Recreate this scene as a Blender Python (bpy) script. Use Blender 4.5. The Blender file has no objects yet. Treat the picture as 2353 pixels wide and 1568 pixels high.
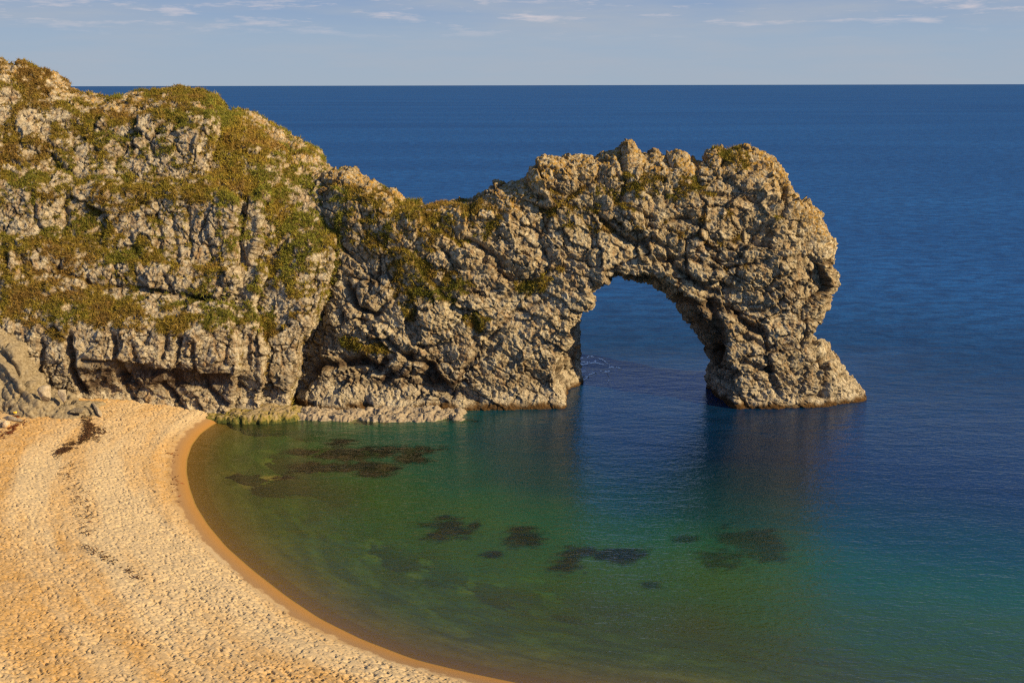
import bpy, bmesh, math
import numpy as np
from mathutils import Matrix

scene = bpy.context.scene
COL = scene.collection
rng = np.random.default_rng(7)
F32 = np.float32

# ------------------------------------------------------------------ camera
VW, VH, VF = 2352.0, 1568.0, 2287.0          # the photograph's layout grid
CAM = np.array([0.0, 0.0, 55.0])
PITCH = math.atan((784 - 194.5) / VF)
ROLL = 5.0 / 2352.0
Fw = np.array([0, math.cos(PITCH), -math.sin(PITCH)])
R0 = np.array([1.0, 0, 0]); U0 = np.array([0, math.sin(PITCH), math.cos(PITCH)])
Rt = math.cos(ROLL) * R0 - math.sin(ROLL) * U0
Up = math.sin(ROLL) * R0 + math.cos(ROLL) * U0
cam = bpy.data.objects.new('camera', bpy.data.cameras.new('camera'))
COL.objects.link(cam)
cam.matrix_world = Matrix(((Rt[0], Up[0], -Fw[0], CAM[0]), (Rt[1], Up[1], -Fw[1], CAM[1]),
                           (Rt[2], Up[2], -Fw[2], CAM[2]), (0, 0, 0, 1)))
cam.data.sensor_width = 36; cam.data.lens = 36 * VF / VW
cam.data.clip_start = 1; cam.data.clip_end = 200000
scene.camera = cam

# ------------------------------------------------------------------ light
SUN_EL = math.radians(26); SUN_AZ = math.radians(116)      # clockwise from +Y (the view direction)
sd = np.array([math.sin(SUN_AZ) * math.cos(SUN_EL), math.cos(SUN_AZ) * math.cos(SUN_EL), math.sin(SUN_EL)])
sl = bpy.data.lights.new('sun', 'SUN'); sl.energy = 5.0; sl.angle = math.radians(0.55); sl.color = (1.0, 0.765, 0.45)
so = bpy.data.objects.new('sun', sl); COL.objects.link(so)
from mathutils import Vector
so.rotation_euler = Vector(sd).to_track_quat('Z', 'Y').to_euler()

world = bpy.data.worlds.new('World'); scene.world = world; world.use_nodes = True
nt = world.node_tree; nt.nodes.clear()
def N(nt, t, **kw):
    n = nt.nodes.new(t)
    for k, v in kw.items():
        if k.startswith('i_'):
            key = k[2:]
            n.inputs[int(key) if key.isdigit() else key].default_value = v
        else: setattr(n, k, v)
    return n
def L(nt, a, b): nt.links.new(a, b)
sky = N(nt, 'ShaderNodeTexSky', sky_type='NISHITA', sun_disc=False, sun_elevation=SUN_EL, sun_rotation=SUN_AZ)
sky.altitude = 50; sky.air_density = 1.0; sky.dust_density = 0.6; sky.ozone_density = 2.0
geo = N(nt, 'ShaderNodeTexCoord')
sep = N(nt, 'ShaderNodeSeparateXYZ'); L(nt, geo.outputs['Generated'], sep.inputs[0])
SKYK = 0.09
# a thin blue-grey veil of stratus low over the horizon
ramp = N(nt, 'ShaderNodeValToRGB'); L(nt, sep.outputs['Z'], ramp.inputs[0])
ramp.color_ramp.elements[0].position = 0.0; ramp.color_ramp.elements[0].color = (.238, .292, .358, 1)
ramp.color_ramp.elements[1].position = 0.30; ramp.color_ramp.elements[1].color = (.030, .10, .42, 1)
e = ramp.color_ramp.elements.new(0.17); e.color = (.075, .155, .40, 1)
e = ramp.color_ramp.elements.new(0.045); e.color = (.212, .278, .368, 1)
e = ramp.color_ramp.elements.new(0.09); e.color = (.142, .215, .36, 1)
mp = N(nt, 'ShaderNodeMapping'); mp.inputs['Scale'].default_value = (3.5, 3.5, 30); L(nt, geo.outputs['Generated'], mp.inputs[0])
cn = N(nt, 'ShaderNodeTexNoise', i_Scale=1.3, i_Detail=5.0, i_Roughness=0.6); L(nt, mp.outputs[0], cn.inputs['Vector'])
cr = N(nt, 'ShaderNodeValToRGB'); L(nt, cn.outputs[0], cr.inputs[0])
cr.color_ramp.elements[0].position = .42; cr.color_ramp.elements[1].position = .72
cm = N(nt, 'ShaderNodeMix', data_type='RGBA'); L(nt, ramp.outputs[0], cm.inputs[6]); cm.inputs[7].default_value = (.262, .292, .345, 1)
cf = N(nt, 'ShaderNodeMath', operation='MULTIPLY', i_1=0.7); clo = N(nt, 'ShaderNodeMapRange', i_1=0.10, i_2=0.22, i_3=0.7, i_4=0.0); L(nt, sep.outputs['Z'], clo.inputs[0]); L(nt, clo.outputs[0], cf.inputs[1]); L(nt, cr.outputs[0], cf.inputs[0]); L(nt, cf.outputs[0], cm.inputs[0])
# small pink-lit puffs
mp2 = N(nt, 'ShaderNodeMapping'); mp2.inputs['Scale'].default_value = (9, 9, 60); mp2.inputs['Location'].default_value = (3.1, 1.7, 0.2)
L(nt, geo.outputs['Generated'], mp2.inputs[0])
pn = N(nt, 'ShaderNodeTexNoise', i_Scale=1.6, i_Detail=7.0, i_Roughness=0.62); L(nt, mp2.outputs[0], pn.inputs['Vector'])
pr = N(nt, 'ShaderNodeValToRGB'); L(nt, pn.outputs[0], pr.inputs[0])
pr.color_ramp.elements[0].position = .53; pr.color_ramp.elements[1].position = .70
band0 = N(nt, 'ShaderNodeMapRange', i_1=0.040, i_2=0.062); L(nt, sep.outputs['Z'], band0.inputs[0])
band1 = N(nt, 'ShaderNodeMapRange', i_1=0.10, i_2=0.16, i_3=1.0, i_4=0.0); L(nt, sep.outputs['Z'], band1.inputs[0])
band = N(nt, 'ShaderNodeMath', operation='MULTIPLY'); L(nt, band0.outputs[0], band.inputs[0]); L(nt, band1.outputs[0], band.inputs[1])
pf = N(nt, 'ShaderNodeMath', operation='MULTIPLY'); L(nt, pr.outputs[0], pf.inputs[0]); L(nt, band.outputs[0], pf.inputs[1])
pf2 = N(nt, 'ShaderNodeMath', operation='MULTIPLY', i_1=0.6); L(nt, pf.outputs[0], pf2.inputs[0])
pm = N(nt, 'ShaderNodeMix', data_type='RGBA'); L(nt, cm.outputs[2], pm.inputs[6]); pm.inputs[7].default_value = (.52, .445, .44, 1); L(nt, pf2.outputs[0], pm.inputs[0])
sc_ = N(nt, 'ShaderNodeVectorMath', operation='SCALE'); L(nt, pm.outputs[2], sc_.inputs[0]); sc_.inputs['Scale'].default_value = 1.0 / SKYK
veil = N(nt, 'ShaderNodeMapRange', i_1=0.25, i_2=0.60, i_3=0.97, i_4=0.0); L(nt, sep.outputs['Z'], veil.inputs[0])
mx = N(nt, 'ShaderNodeMix', data_type='RGBA'); L(nt, veil.outputs[0], mx.inputs[0]); L(nt, sky.outputs[0], mx.inputs[6]); L(nt, sc_.outputs[0], mx.inputs[7])
bg = N(nt, 'ShaderNodeBackground', i_Strength=SKYK); L(nt, mx.outputs[2], bg.inputs[0])
wo = N(nt, 'ShaderNodeOutputWorld'); L(nt, bg.outputs[0], wo.inputs[0])

scene.view_settings.view_transform = 'Standard'; scene.view_settings.look = 'None'
scene.view_settings.exposure = 0.6; scene.view_settings.gamma = 1.0
scene.cycles.use_denoising = False; scene.cycles.filter_width = 1.3
scene.cycles.max_bounces = 6; scene.cycles.transparent_max_bounces = 6
scene.cycles.caustics_reflective = False; scene.cycles.caustics_refractive = False

# ------------------------------------------------------------------ helpers: layout
def rays(px, py):
    px = np.asarray(px, float)[..., None]; py = np.asarray(py, float)[..., None]
    return Fw + (px - VW / 2) / VF * Rt - (py - VH / 2) / VF * Up
def at_y(px, py, Y):
    d = rays(px, py); t = np.asarray(Y, float)[..., None] / d[..., 1:2]
    return CAM + d * t
def at_z(px, py, z=0.0):
    d = rays(px, py); t = (np.asarray(z, float)[..., None] - CAM[2]) / d[..., 2:3]
    return CAM + d * t
def proj(P):
    r = np.asarray(P, float) - CAM; d = r @ Fw
    return VW / 2 + VF * (r @ Rt) / d, VH / 2 - VF * (r @ Up) / d

# ------------------------------------------------------------------ helpers: noise
def _h(ix, iy, iz, seed):
    h = (ix.astype(np.uint32) * np.uint32(374761393) + iy.astype(np.uint32) * np.uint32(668265263)
         + iz.astype(np.uint32) * np.uint32(2246822519) + np.uint32((seed * 3266489917) & 0xffffffff))
    h = (h ^ (h >> np.uint32(15))) * np.uint32(2246822519)
    h = (h ^ (h >> np.uint32(13))) * np.uint32(3266489917)
    return h ^ (h >> np.uint32(16))
def _f(h): return (h & np.uint32(0xffffff)).astype(F32) / F32(0xffffff)
def vnoise(p, seed=0):
    i = np.floor(p).astype(np.int64); f = (p - i).astype(F32); f = f * f * (3 - 2 * f)
    out = 0
    for a in (0, 1):
        wx = f[:, 0] if a else 1 - f[:, 0]
        for b in (0, 1):
            wy = f[:, 1] if b else 1 - f[:, 1]
            for c in (0, 1):
                wz = f[:, 2] if c else 1 - f[:, 2]
                out = out + wx * wy * wz * _f(_h(i[:, 0] + a, i[:, 1] + b, i[:, 2] + c, seed))
    return out
def fbm(p, seed=0, oct=4, gain=.5):
    s = 0; a = 1; t = 0
    for k in range(oct):
        s = s + a * vnoise(p * (2.03 ** k) + 17.3 * k, seed + k); t += a; a *= gain
    return s / t
def worley(p, seed=0):
    """F1, F2, random vector of the nearest cell, offset from its centre"""
    i = np.floor(p).astype(np.int64); n = len(p)
    F1 = np.full(n, 9., F32); F2 = F1.copy(); hv = np.zeros((n, 3), F32); ov = np.zeros((n, 3), F32)
    for a in (-1, 0, 1):
        for b in (-1, 0, 1):
            for c in (-1, 0, 1):
                h1 = _h(i[:, 0] + a, i[:, 1] + b, i[:, 2] + c, seed)
                r = np.stack([_f(h1), _f(h1 * np.uint32(747796405) >> np.uint32(5)), _f(h1 * np.uint32(2891336453) >> np.uint32(7))], 1)
                o = (p - (i + np.array([a, b, c]) + .05 + .9 * r)).astype(F32)
                d = np.sqrt((o * o).sum(1))
                m = d < F1
                F2 = np.where(m, F1, np.minimum(F2, d)); F1 = np.where(m, d, F1)
                hv[m] = r[m]; ov[m] = o[m]
    return F1, F2, hv, ov
def sstep(a, b, x):
    t = np.clip((x - a) / (b - a), 0, 1); return t * t * (3 - 2 * t)

# ------------------------------------------------------------------ helpers: meshes
def mesh_obj(name, v, f, mat, parent=None, attrs=None, smooth=True, cols=None):
    v = np.asarray(v, F32); f = np.asarray(f, np.int32)
    me = bpy.data.meshes.new(name); k = f.shape[1]
    me.vertices.add(len(v)); me.vertices.foreach_set('co', v.ravel())
    me.loops.add(f.size); me.loops.foreach_set('vertex_index', f.ravel())
    me.polygons.add(len(f)); me.polygons.foreach_set('loop_start', np.arange(len(f), dtype=np.int32) * k)
    me.polygons.foreach_set('use_smooth', np.full(len(f), smooth))
    me.update(calc_edges=True); me.validate()
    for n, a in (attrs or {}).items():
        at = me.attributes.new(n, 'FLOAT', 'POINT'); at.data.foreach_set('value', np.asarray(a, F32))
    if cols is not None:
        at = me.color_attributes.new('tint', 'FLOAT_COLOR', 'POINT')
        c4 = np.ones((len(v), 4), F32); c4[:, :3] = cols; at.data.foreach_set('color', c4.ravel())
    o = bpy.data.objects.new(name, me); COL.objects.link(o)
    if mat: me.materials.append(mat)
    if parent: o.parent = parent
    return o
def tag(o, label=None, cat=None, group=None, kind=None):
    if label: o['label'] = label
    if cat: o['category'] = cat
    if group: o['group'] = group
    if kind: o['kind'] = kind
    return o
def vnormals(v, q):
    a = v[q[:, 2]] - v[q[:, 0]]; b = v[q[:, 3 if q.shape[1] == 4 else 1]] - v[q[:, 1 if q.shape[1] == 4 else 0]]
    fn = np.cross(a, b) if q.shape[1] == 4 else -np.cross(a, b)
    out = np.zeros_like(v)
    for k in range(3):
        s = np.zeros(len(v))
        for c in range(q.shape[1]): s += np.bincount(q[:, c], fn[:, k], len(v))
        out[:, k] = s
    return out / (np.linalg.norm(out, axis=1, keepdims=True) + 1e-9)
def surface_nets(d, org, h):
    s = d < 0
    nx, ny, nz = d.shape
    c = np.zeros((nx - 1, ny - 1, nz - 1), np.uint8)
    for a in (0, 1):
        for b in (0, 1):
            for e in (0, 1): c += s[a:nx - 1 + a, b:ny - 1 + b, e:nz - 1 + e]
    act = (c > 0) & (c < 8); idx = np.argwhere(act)
    num = np.full(act.shape, -1, np.int32); num[act] = np.arange(len(idx), dtype=np.int32)
    acc = np.zeros((len(idx), 3)); cnt = np.zeros(len(idx))
    cor = [(a, b, e) for a in (0, 1) for b in (0, 1) for e in (0, 1)]
    val = {k: d[idx[:, 0] + k[0], idx[:, 1] + k[1], idx[:, 2] + k[2]] for k in cor}
    for k in cor:
        for ax in range(3):
            if k[ax] == 0:
                k2 = list(k); k2[ax] = 1; k2 = tuple(k2)
                a, b = val[k], val[k2]; m = (a < 0) != (b < 0)
                t = np.where(m, a / np.where(a == b, 1, a - b), 0)
                p = np.array(k, float)[None] + np.eye(3)[ax][None] * t[:, None]
                acc[m] += p[m]; cnt[m] += 1
    v = (idx + acc / cnt[:, None]) * h + org
    quads = []
    for ax in range(3):
        o1, o2 = [(1, 2), (2, 0), (0, 1)][ax]
        sl0 = [slice(None)] * 3; sl1 = [slice(None)] * 3
        sl0[ax] = slice(0, -1); sl1[ax] = slice(1, None)
        x = s[tuple(sl0)] != s[tuple(sl1)]
        e = np.argwhere(x)
        e = e[(e[:, o1] > 0) & (e[:, o2] > 0) & (e[:, o1] < d.shape[o1] - 1) & (e[:, o2] < d.shape[o2] - 1)]
        ins = s[e[:, 0], e[:, 1], e[:, 2]]
        def g(a, b):
            k = e.copy(); k[:, o1] -= a; k[:, o2] -= b
            return num[k[:, 0], k[:, 1], k[:, 2]]
        q = np.stack([g(1, 1), g(0, 1), g(0, 0), g(1, 0)], 1)
        q[~ins] = q[~ins][:, ::-1]
        quads.append(q)
    return v, np.concatenate(quads)

def poly_sd(x, z, P):
    """signed distance (negative inside) to polygon P"""
    shp = x.shape; x = x.ravel(); z = z.ravel()
    best = np.full(x.shape, 1e9); ins = np.zeros(x.shape, bool)
    for (ax, az), (bx, bz) in zip(P, np.roll(P, -1, 0)):
        ex, ez = bx - ax, bz - az; L2 = ex * ex + ez * ez + 1e-12
        t = np.clip(((x - ax) * ex + (z - az) * ez) / L2, 0, 1)
        best = np.minimum(best, (x - ax - t * ex) ** 2 + (z - az - t * ez) ** 2)
        c = (az > z) != (bz > z)
        with np.errstate(divide='ignore', invalid='ignore'):
            ins ^= c & (x < ax + (z - az) * ex / np.where(ez == 0, 1e-9, ez))
    return (np.sqrt(best) * np.where(ins, -1, 1)).reshape(shp)
def line_d2(px, py, pts):
    best = np.full(px.shape, 1e12)
    for (ax, ay), (bx, by) in zip(pts[:-1], pts[1:]):
        ex, ey = bx - ax, by - ay; t = np.clip(((px - ax) * ex + (py - ay) * ey) / (ex * ex + ey * ey + 1e-9), 0, 1)
        best = np.minimum(best, (px - ax - t * ex) ** 2 + (py - ay - t * ey) ** 2)
    return best
def table_fn(cols):
    """front depth Y of a rock face, from sketched profiles {px: [(py, Y), ...]}"""
    xs = np.array(sorted(cols), float)
    pys = np.arange(60, 1060, 4.0)
    G = np.array([np.interp(pys, *np.array(sorted(cols[k])).T) for k in sorted(cols)])
    # soften along px with a smoother resampling
    fx = np.arange(xs[0], xs[-1] + 1, 10.0)
    GG = np.array([np.interp(fx, xs, G[:, j]) for j in range(len(pys))]).T
    ker = np.exp(-np.linspace(-1.6, 1.6, 7) ** 2); ker /= ker.sum()
    GG = np.apply_along_axis(lambda a: np.convolve(np.pad(a, 3, mode='edge'), ker, 'valid'), 0, GG)
    def fn(px, py):
        u = np.clip((px - fx[0]) / 10, 0, len(fx) - 1.001); v = np.clip((py - 60) / 4, 0, len(pys) - 1.001)
        iu = u.astype(int); iv = v.astype(int); a = u - iu; b = v - iv
        return (GG[iu, iv] * (1 - a) * (1 - b) + GG[iu + 1, iv] * a * (1 - b) + GG[iu, iv + 1] * (1 - a) * b + GG[iu + 1, iv + 1] * a * b)
    return fn
def front_grid(fn, xs, zs, y0=172.):
    X, Z = np.meshgrid(xs, zs, indexing='ij'); Y = np.full(X.shape, y0)
    for _ in range(14):
        px, py = proj(np.stack([X, Y, Z], -1)); Y = .5 * Y + .5 * fn(px, py)
    return X, Z, Y
def rmax(a, b, r):
    return np.sqrt(np.maximum(a + r, 0) ** 2 + np.maximum(b + r, 0) ** 2) - r + np.minimum(np.maximum(a + r, b + r), 0)

def strokes_field(px, py, strokes):
    out = np.zeros(len(px), F32)
    for w, amp, pts in strokes:
        P = np.array(pts, float)
        m = (px > P[:, 0].min() - 3 * w) & (px < P[:, 0].max() + 3 * w) & (py > P[:, 1].min() - 3 * w) & (py < P[:, 1].max() + 3 * w)
        if m.any(): out[m] += amp * np.exp(-line_d2(px[m], py[m], P) / w ** 2)
    return out
def domes_field(px, py, domes):
    out = np.zeros(len(px), F32)
    for cx, cy, rx, ry, amp in domes:
        q = ((px - cx) / rx) ** 2 + ((py - cy) / ry) ** 2
        out += amp * np.sqrt(np.clip(1 - q, 0, 1)) - .35 * abs(amp) * np.exp(-((np.sqrt(q) - 1.06) / .10) ** 2)
    return out
def polys_field(px, py, polys, soft=14):
    out = np.zeros(len(px), F32)
    for den, pts in polys:
        P = np.array(pts, float)
        m = (px > P[:, 0].min() - 30) & (px < P[:, 0].max() + 30) & (py > P[:, 1].min() - 30) & (py < P[:, 1].max() + 30)
        if m.any():
            s = poly_sd(px[m], py[m], P)
            out[m] = np.maximum(out[m], den * sstep(soft, -soft, s))
    return out

# ------------------------------------------------------------------ materials
def new_mat(name):
    m = bpy.data.materials.new(name); m.use_nodes = True; m.node_tree.nodes.clear(); return m, m.node_tree
def mixc(nt, fac, a, b, mode='MIX'):
    n = N(nt, 'ShaderNodeMix', data_type='RGBA', blend_type=mode)
    for s, v in ((0, fac), (6, a), (7, b)):
        if isinstance(v, (int, float)): n.inputs[s].default_value = v
        elif isinstance(v, tuple): n.inputs[s].default_value = v + (1,) if len(v) == 3 else v
        else: L(nt, v, n.inputs[s])
    return n.outputs[2]
def noise(nt, vec, scale, detail=5, rough=.6, dist=0.0):
    n = N(nt, 'ShaderNodeTexNoise', i_Scale=scale, i_Detail=float(detail), i_Roughness=rough, i_Distortion=dist); L(nt, vec, n.inputs['Vector']); return n.outputs[0]
def rng_(nt, x, a, b, c=0., d=1.):
    n = N(nt, 'ShaderNodeMapRange', i_1=a, i_2=b, i_3=c, i_4=d); L(nt, x, n.inputs[0]); return n.outputs[0]
def mth(nt, op, a, b=None):
    n = N(nt, 'ShaderNodeMath', operation=op)
    for i, v in enumerate((a, b)):
        if v is None: continue
        if isinstance(v, (int, float)): n.inputs[i].default_value = v
        else: L(nt, v, n.inputs[i])
    return n.outputs[0]
def attr(nt, name): return N(nt, 'ShaderNodeAttribute', attribute_name=name).outputs['Fac']
def pos(nt): return N(nt, 'ShaderNodeNewGeometry').outputs['Position']
def finish(nt, col, rough, bumps, spec=.3):
    b = N(nt, 'ShaderNodeBsdfPrincipled'); b.inputs['Specular IOR Level'].default_value = spec
    if isinstance(col, tuple): b.inputs['Base Color'].default_value = col + (1,)
    else: L(nt, col, b.inputs['Base Color'])
    if isinstance(rough, (int, float)): b.inputs['Roughness'].default_value = rough
    else: L(nt, rough, b.inputs['Roughness'])
    last = None
    for h, dist, st in bumps:
        n = N(nt, 'ShaderNodeBump', i_Strength=st, i_Distance=dist); L(nt, h, n.inputs['Height'])
        if last: L(nt, last, n.inputs['Normal'])
        last = n.outputs[0]
    if last: L(nt, last, b.inputs['Normal'])
    o = N(nt, 'ShaderNodeOutputMaterial'); L(nt, b.outputs[0], o.inputs[0])

def rock_material(name, c1, c2, c3):
    m, nt = new_mat(name); p = pos(nt)
    big = noise(nt, p, .16, 4); mid = noise(nt, p, .9, 6, .65); fine = noise(nt, p, 5.0, 6, .7)
    col = mixc(nt, rng_(nt, big, .35, .65), c1, c2)
    col = mixc(nt, rng_(nt, mid, .42, .72, 0, .8), col, c3)
    col = mixc(nt, rng_(nt, attr(nt, 'cell'), .45, .85, 0, .9), col, (.66, .60, .44))
    col = mixc(nt, rng_(nt, attr(nt, 'cell'), .5, .1, 0, .75), col, (.30, .22, .12))
    col = mixc(nt, rng_(nt, fine, .3, .75, .35, 0), col, (.10, .075, .05))
    # rust and iron staining that runs down the joints
    mpn = N(nt, 'ShaderNodeMapping'); mpn.inputs['Scale'].default_value = (1, 1, .35); L(nt, p, mpn.inputs[0])
    rust = noise(nt, mpn.outputs[0], .7, 6, .7, .5)
    col = mixc(nt, rng_(nt, rust, .52, .66, 0, .7), col, (.27, .145, .055))
    # soil tone in joints, with crack and overhang shadow painted in
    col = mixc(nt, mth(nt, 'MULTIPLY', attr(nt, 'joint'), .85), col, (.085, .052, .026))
    # lichen
    lic = noise(nt, p, 1.5, 6, .7, .3)
    lf = mth(nt, 'MULTIPLY', attr(nt, 'lich'), rng_(nt, lic, .47, .58))
    col = mixc(nt, lf, col, (.38, .22, .035))
    # bleached tidal band, black lichen staining above it, painted overhang shade, wet brown zone at the water
    col = mixc(nt, mth(nt, 'MULTIPLY', attr(nt, 'bleach'), .4), col, (.48, .42, .30))
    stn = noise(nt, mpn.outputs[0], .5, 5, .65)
    col = mixc(nt, mth(nt, 'MULTIPLY', attr(nt, 'stain_shade'), rng_(nt, stn, .35, .55)), col, (.075, .05, .032))
    col = mixc(nt, attr(nt, 'wet'), col, (.085, .045, .014))
    g = noise(nt, p, 2.2, 5, .7)
    gcol = mixc(nt, rng_(nt, g, .4, .62), (.17, .095, .022), (.15, .125, .02))
    col = mixc(nt, attr(nt, 'veg'), col, gcol)
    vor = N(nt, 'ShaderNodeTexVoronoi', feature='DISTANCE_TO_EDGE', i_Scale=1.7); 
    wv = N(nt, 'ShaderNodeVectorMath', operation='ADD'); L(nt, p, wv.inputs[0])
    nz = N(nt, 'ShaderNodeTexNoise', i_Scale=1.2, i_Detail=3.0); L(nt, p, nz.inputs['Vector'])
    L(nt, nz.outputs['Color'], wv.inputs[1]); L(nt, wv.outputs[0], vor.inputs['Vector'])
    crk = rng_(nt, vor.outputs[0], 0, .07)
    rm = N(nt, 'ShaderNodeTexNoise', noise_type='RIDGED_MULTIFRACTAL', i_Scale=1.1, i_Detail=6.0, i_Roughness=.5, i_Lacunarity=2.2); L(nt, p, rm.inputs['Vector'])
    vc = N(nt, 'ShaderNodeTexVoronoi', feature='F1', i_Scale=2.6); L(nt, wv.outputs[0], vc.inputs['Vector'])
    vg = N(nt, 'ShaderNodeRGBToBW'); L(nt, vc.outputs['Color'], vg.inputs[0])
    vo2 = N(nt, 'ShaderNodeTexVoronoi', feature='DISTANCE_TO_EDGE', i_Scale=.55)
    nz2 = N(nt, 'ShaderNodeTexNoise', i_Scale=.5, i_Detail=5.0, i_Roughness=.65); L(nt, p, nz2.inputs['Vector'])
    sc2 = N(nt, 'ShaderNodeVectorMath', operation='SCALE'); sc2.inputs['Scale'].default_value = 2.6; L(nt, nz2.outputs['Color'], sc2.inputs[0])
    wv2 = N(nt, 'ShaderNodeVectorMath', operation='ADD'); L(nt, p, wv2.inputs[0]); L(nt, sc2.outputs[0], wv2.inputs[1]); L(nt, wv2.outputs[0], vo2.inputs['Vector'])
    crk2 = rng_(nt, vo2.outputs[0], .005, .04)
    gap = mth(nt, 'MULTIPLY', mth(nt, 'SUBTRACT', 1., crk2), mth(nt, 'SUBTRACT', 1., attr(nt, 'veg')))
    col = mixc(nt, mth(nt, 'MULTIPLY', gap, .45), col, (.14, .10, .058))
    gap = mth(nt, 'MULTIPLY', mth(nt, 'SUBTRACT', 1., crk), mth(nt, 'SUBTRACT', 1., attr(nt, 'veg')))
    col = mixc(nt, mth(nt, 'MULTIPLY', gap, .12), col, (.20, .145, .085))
    finish(nt, col, .92, [(crk2, .25, .8), (crk, .10, .6), (vg.outputs[0], .12, .7), (rm.outputs[0], .16, .7), (mid, .30, .7), (fine, .14, .9)], .12)
    return m
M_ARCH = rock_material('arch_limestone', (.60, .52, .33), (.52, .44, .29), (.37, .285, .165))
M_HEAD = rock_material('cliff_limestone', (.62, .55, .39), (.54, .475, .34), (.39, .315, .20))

def simple_rock(name, c1, c2, stain_shade=None):
    m, nt = new_mat(name); p = pos(nt)
    a = noise(nt, p, 1.1, 6, .65); f = noise(nt, p, 7, 6, .7)
    col = mixc(nt, rng_(nt, a, .35, .65), c1, c2)
    if stain_shade: col = mixc(nt, rng_(nt, noise(nt, p, 2.3, 5, .6), .45, .62), col, stain_shade)
    col = mixc(nt, rng_(nt, f, .3, .7, .3, 0), col, (.12, .09, .06))
    finish(nt, col, .9, [(a, .25, .8), (f, .07, .8)], .2)
    return m
M_SPUR = simple_rock('clay_limestone', (.33, .275, .17), (.26, .21, .13), (.18, .14, .08))
M_WHITE = simple_rock('white_boulder_stone', (.50, .43, .31), (.40, .335, .235), (.33, .26, .16))
M_ORANGE = simple_rock('orange_boulder_stone', (.55, .46, .33), (.46, .36, .24), (.50, .27, .08))
M_SHELF = simple_rock('shelf_stone', (.42, .35, .24), (.33, .27, .18), (.26, .20, .13))

m, nt = new_mat('algae_rock'); p = pos(nt)
mpn = N(nt, 'ShaderNodeMapping'); mpn.inputs['Scale'].default_value = (1, 1, .22); L(nt, p, mpn.inputs[0])
a = noise(nt, mpn.outputs[0], 1.4, 6, .65)
col = mixc(nt, rng_(nt, noise(nt, p, .35, 4), .4, .6), (.34, .27, .16), (.26, .19, .09))
z_ = N(nt, 'ShaderNodeSeparateXYZ'); L(nt, p, z_.inputs[0])
zf = mth(nt, 'ADD', z_.outputs['Z'], rng_(nt, a, .3, .7, -.9, .9))
col = mixc(nt, rng_(nt, zf, .6, 1.6, .9, 0), col, (.24, .185, .022))
col = mixc(nt, rng_(nt, zf, .2, .95, .95, 0), col, (.045, .058, .009))
finish(nt, col, .8, [(a, .3, .8), (noise(nt, p, 6, 5, .7), .08, .8)], .3); M_ALGAE = m

m, nt = new_mat('grass_blades')
c = N(nt, 'ShaderNodeVertexColor', layer_name='tint')
b = N(nt, 'ShaderNodeBsdfPrincipled'); b.inputs['Roughness'].default_value = .85; b.inputs['Specular IOR Level'].default_value = .1
L(nt, c.outputs[0], b.inputs['Base Color'])
tr = N(nt, 'ShaderNodeBsdfTranslucent'); L(nt, c.outputs[0], tr.inputs[0])
ms = N(nt, 'ShaderNodeMixShader', i_0=.22); L(nt, b.outputs[0], ms.inputs[1]); L(nt, tr.outputs[0], ms.inputs[2])
o = N(nt, 'ShaderNodeOutputMaterial'); L(nt, ms.outputs[0], o.inputs[0]); M_GRASS = m

# ------------------------------------------------------------------ the rocks
def displace(v, q, style, seed, strokes, domes, K=1.0, dip=0., rugged=.8):
    """carve blocks, boulders and joints into a rock; returns v, joint, cell"""
    px, py = proj(v); wpx = px + 7 * (vnoise(v * .55, seed + 91) - .5); wpy = py + 7 * (vnoise(v * .55, seed + 92) - .5)
    n = vnormals(v, q)
    front = sstep(.25, -.15, n[:, 1]) if style != 'plain' else np.ones(len(v))
    d = .85 * strokes_field(wpx, wpy, strokes) + .65 * domes_field(wpx, wpy, domes)
    base = sstep(0.2, 3.0, v[:, 2])
    n0 = n
    joint = np.clip(-d * front / 1.2, 0, 1); H_ = d * front; low = np.zeros(len(v), F32)
    cell = np.zeros(len(v), F32)
    ca, sa = math.cos(dip), math.sin(dip)
    for lev, (S, amp, tilt, crk, cw, bulge) in enumerate(style):
        S0 = S[0]
        wv = v + S0 * .7 * (np.stack([fbm(v * (1.1 / S0), seed + k, 5, .62) - .5 for k in (1, 2, 3)], 1))
        wv = np.stack([wv[:, 0] * ca + wv[:, 2] * sa, wv[:, 1], wv[:, 2] * ca - wv[:, 0] * sa], 1)
        F1, F2, hv, ov = worley(wv / np.array(S), seed + int(S0 * 10))
        e = F2 - F1
        cm_ = sstep(.30, .62, vnoise(v * (.7 / S0) + 5, seed + 77))
        a = .35 + .65 * base
        t_ = tilt * S0 * 2 * ((hv[:, 1] - .5) * ov[:, 0] + (hv[:, 2] - .45) * ov[:, 2] + .5 * (hv[:, 0] - .5) * ov[:, 1])
        b_ = amp * (2 * hv[:, 0] - 1) + t_
        H_ = H_ + a * K * (b_ - crk * cm_ * np.exp(-(e / cw) ** 2) + bulge * (np.sqrt(np.clip(1 - (F1 / 1.0) ** 2, 0, 1)) - .6))
        if lev in (0, 1, 2): low = low + b_ / (amp * 3)
        joint = np.maximum(joint, cm_ * np.exp(-(e / (cw * 1.3)) ** 2) * min(1, crk / .4))
        cell = cell * .55 + hv[:, 1] * .45
    rg = sum((1 - np.abs(2 * vnoise(v * f_ + 3.3, seed + 31 + k) - 1)) * g_ for k, (f_, g_) in enumerate(((.45, .42), (1.0, .28), (2.1, .2), (4.0, .14))))
    H_ = H_ + (rg - .55) * rugged * K
    global LOW; LOW = low
    return v + n0 * H_[:, None], joint, cell

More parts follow.
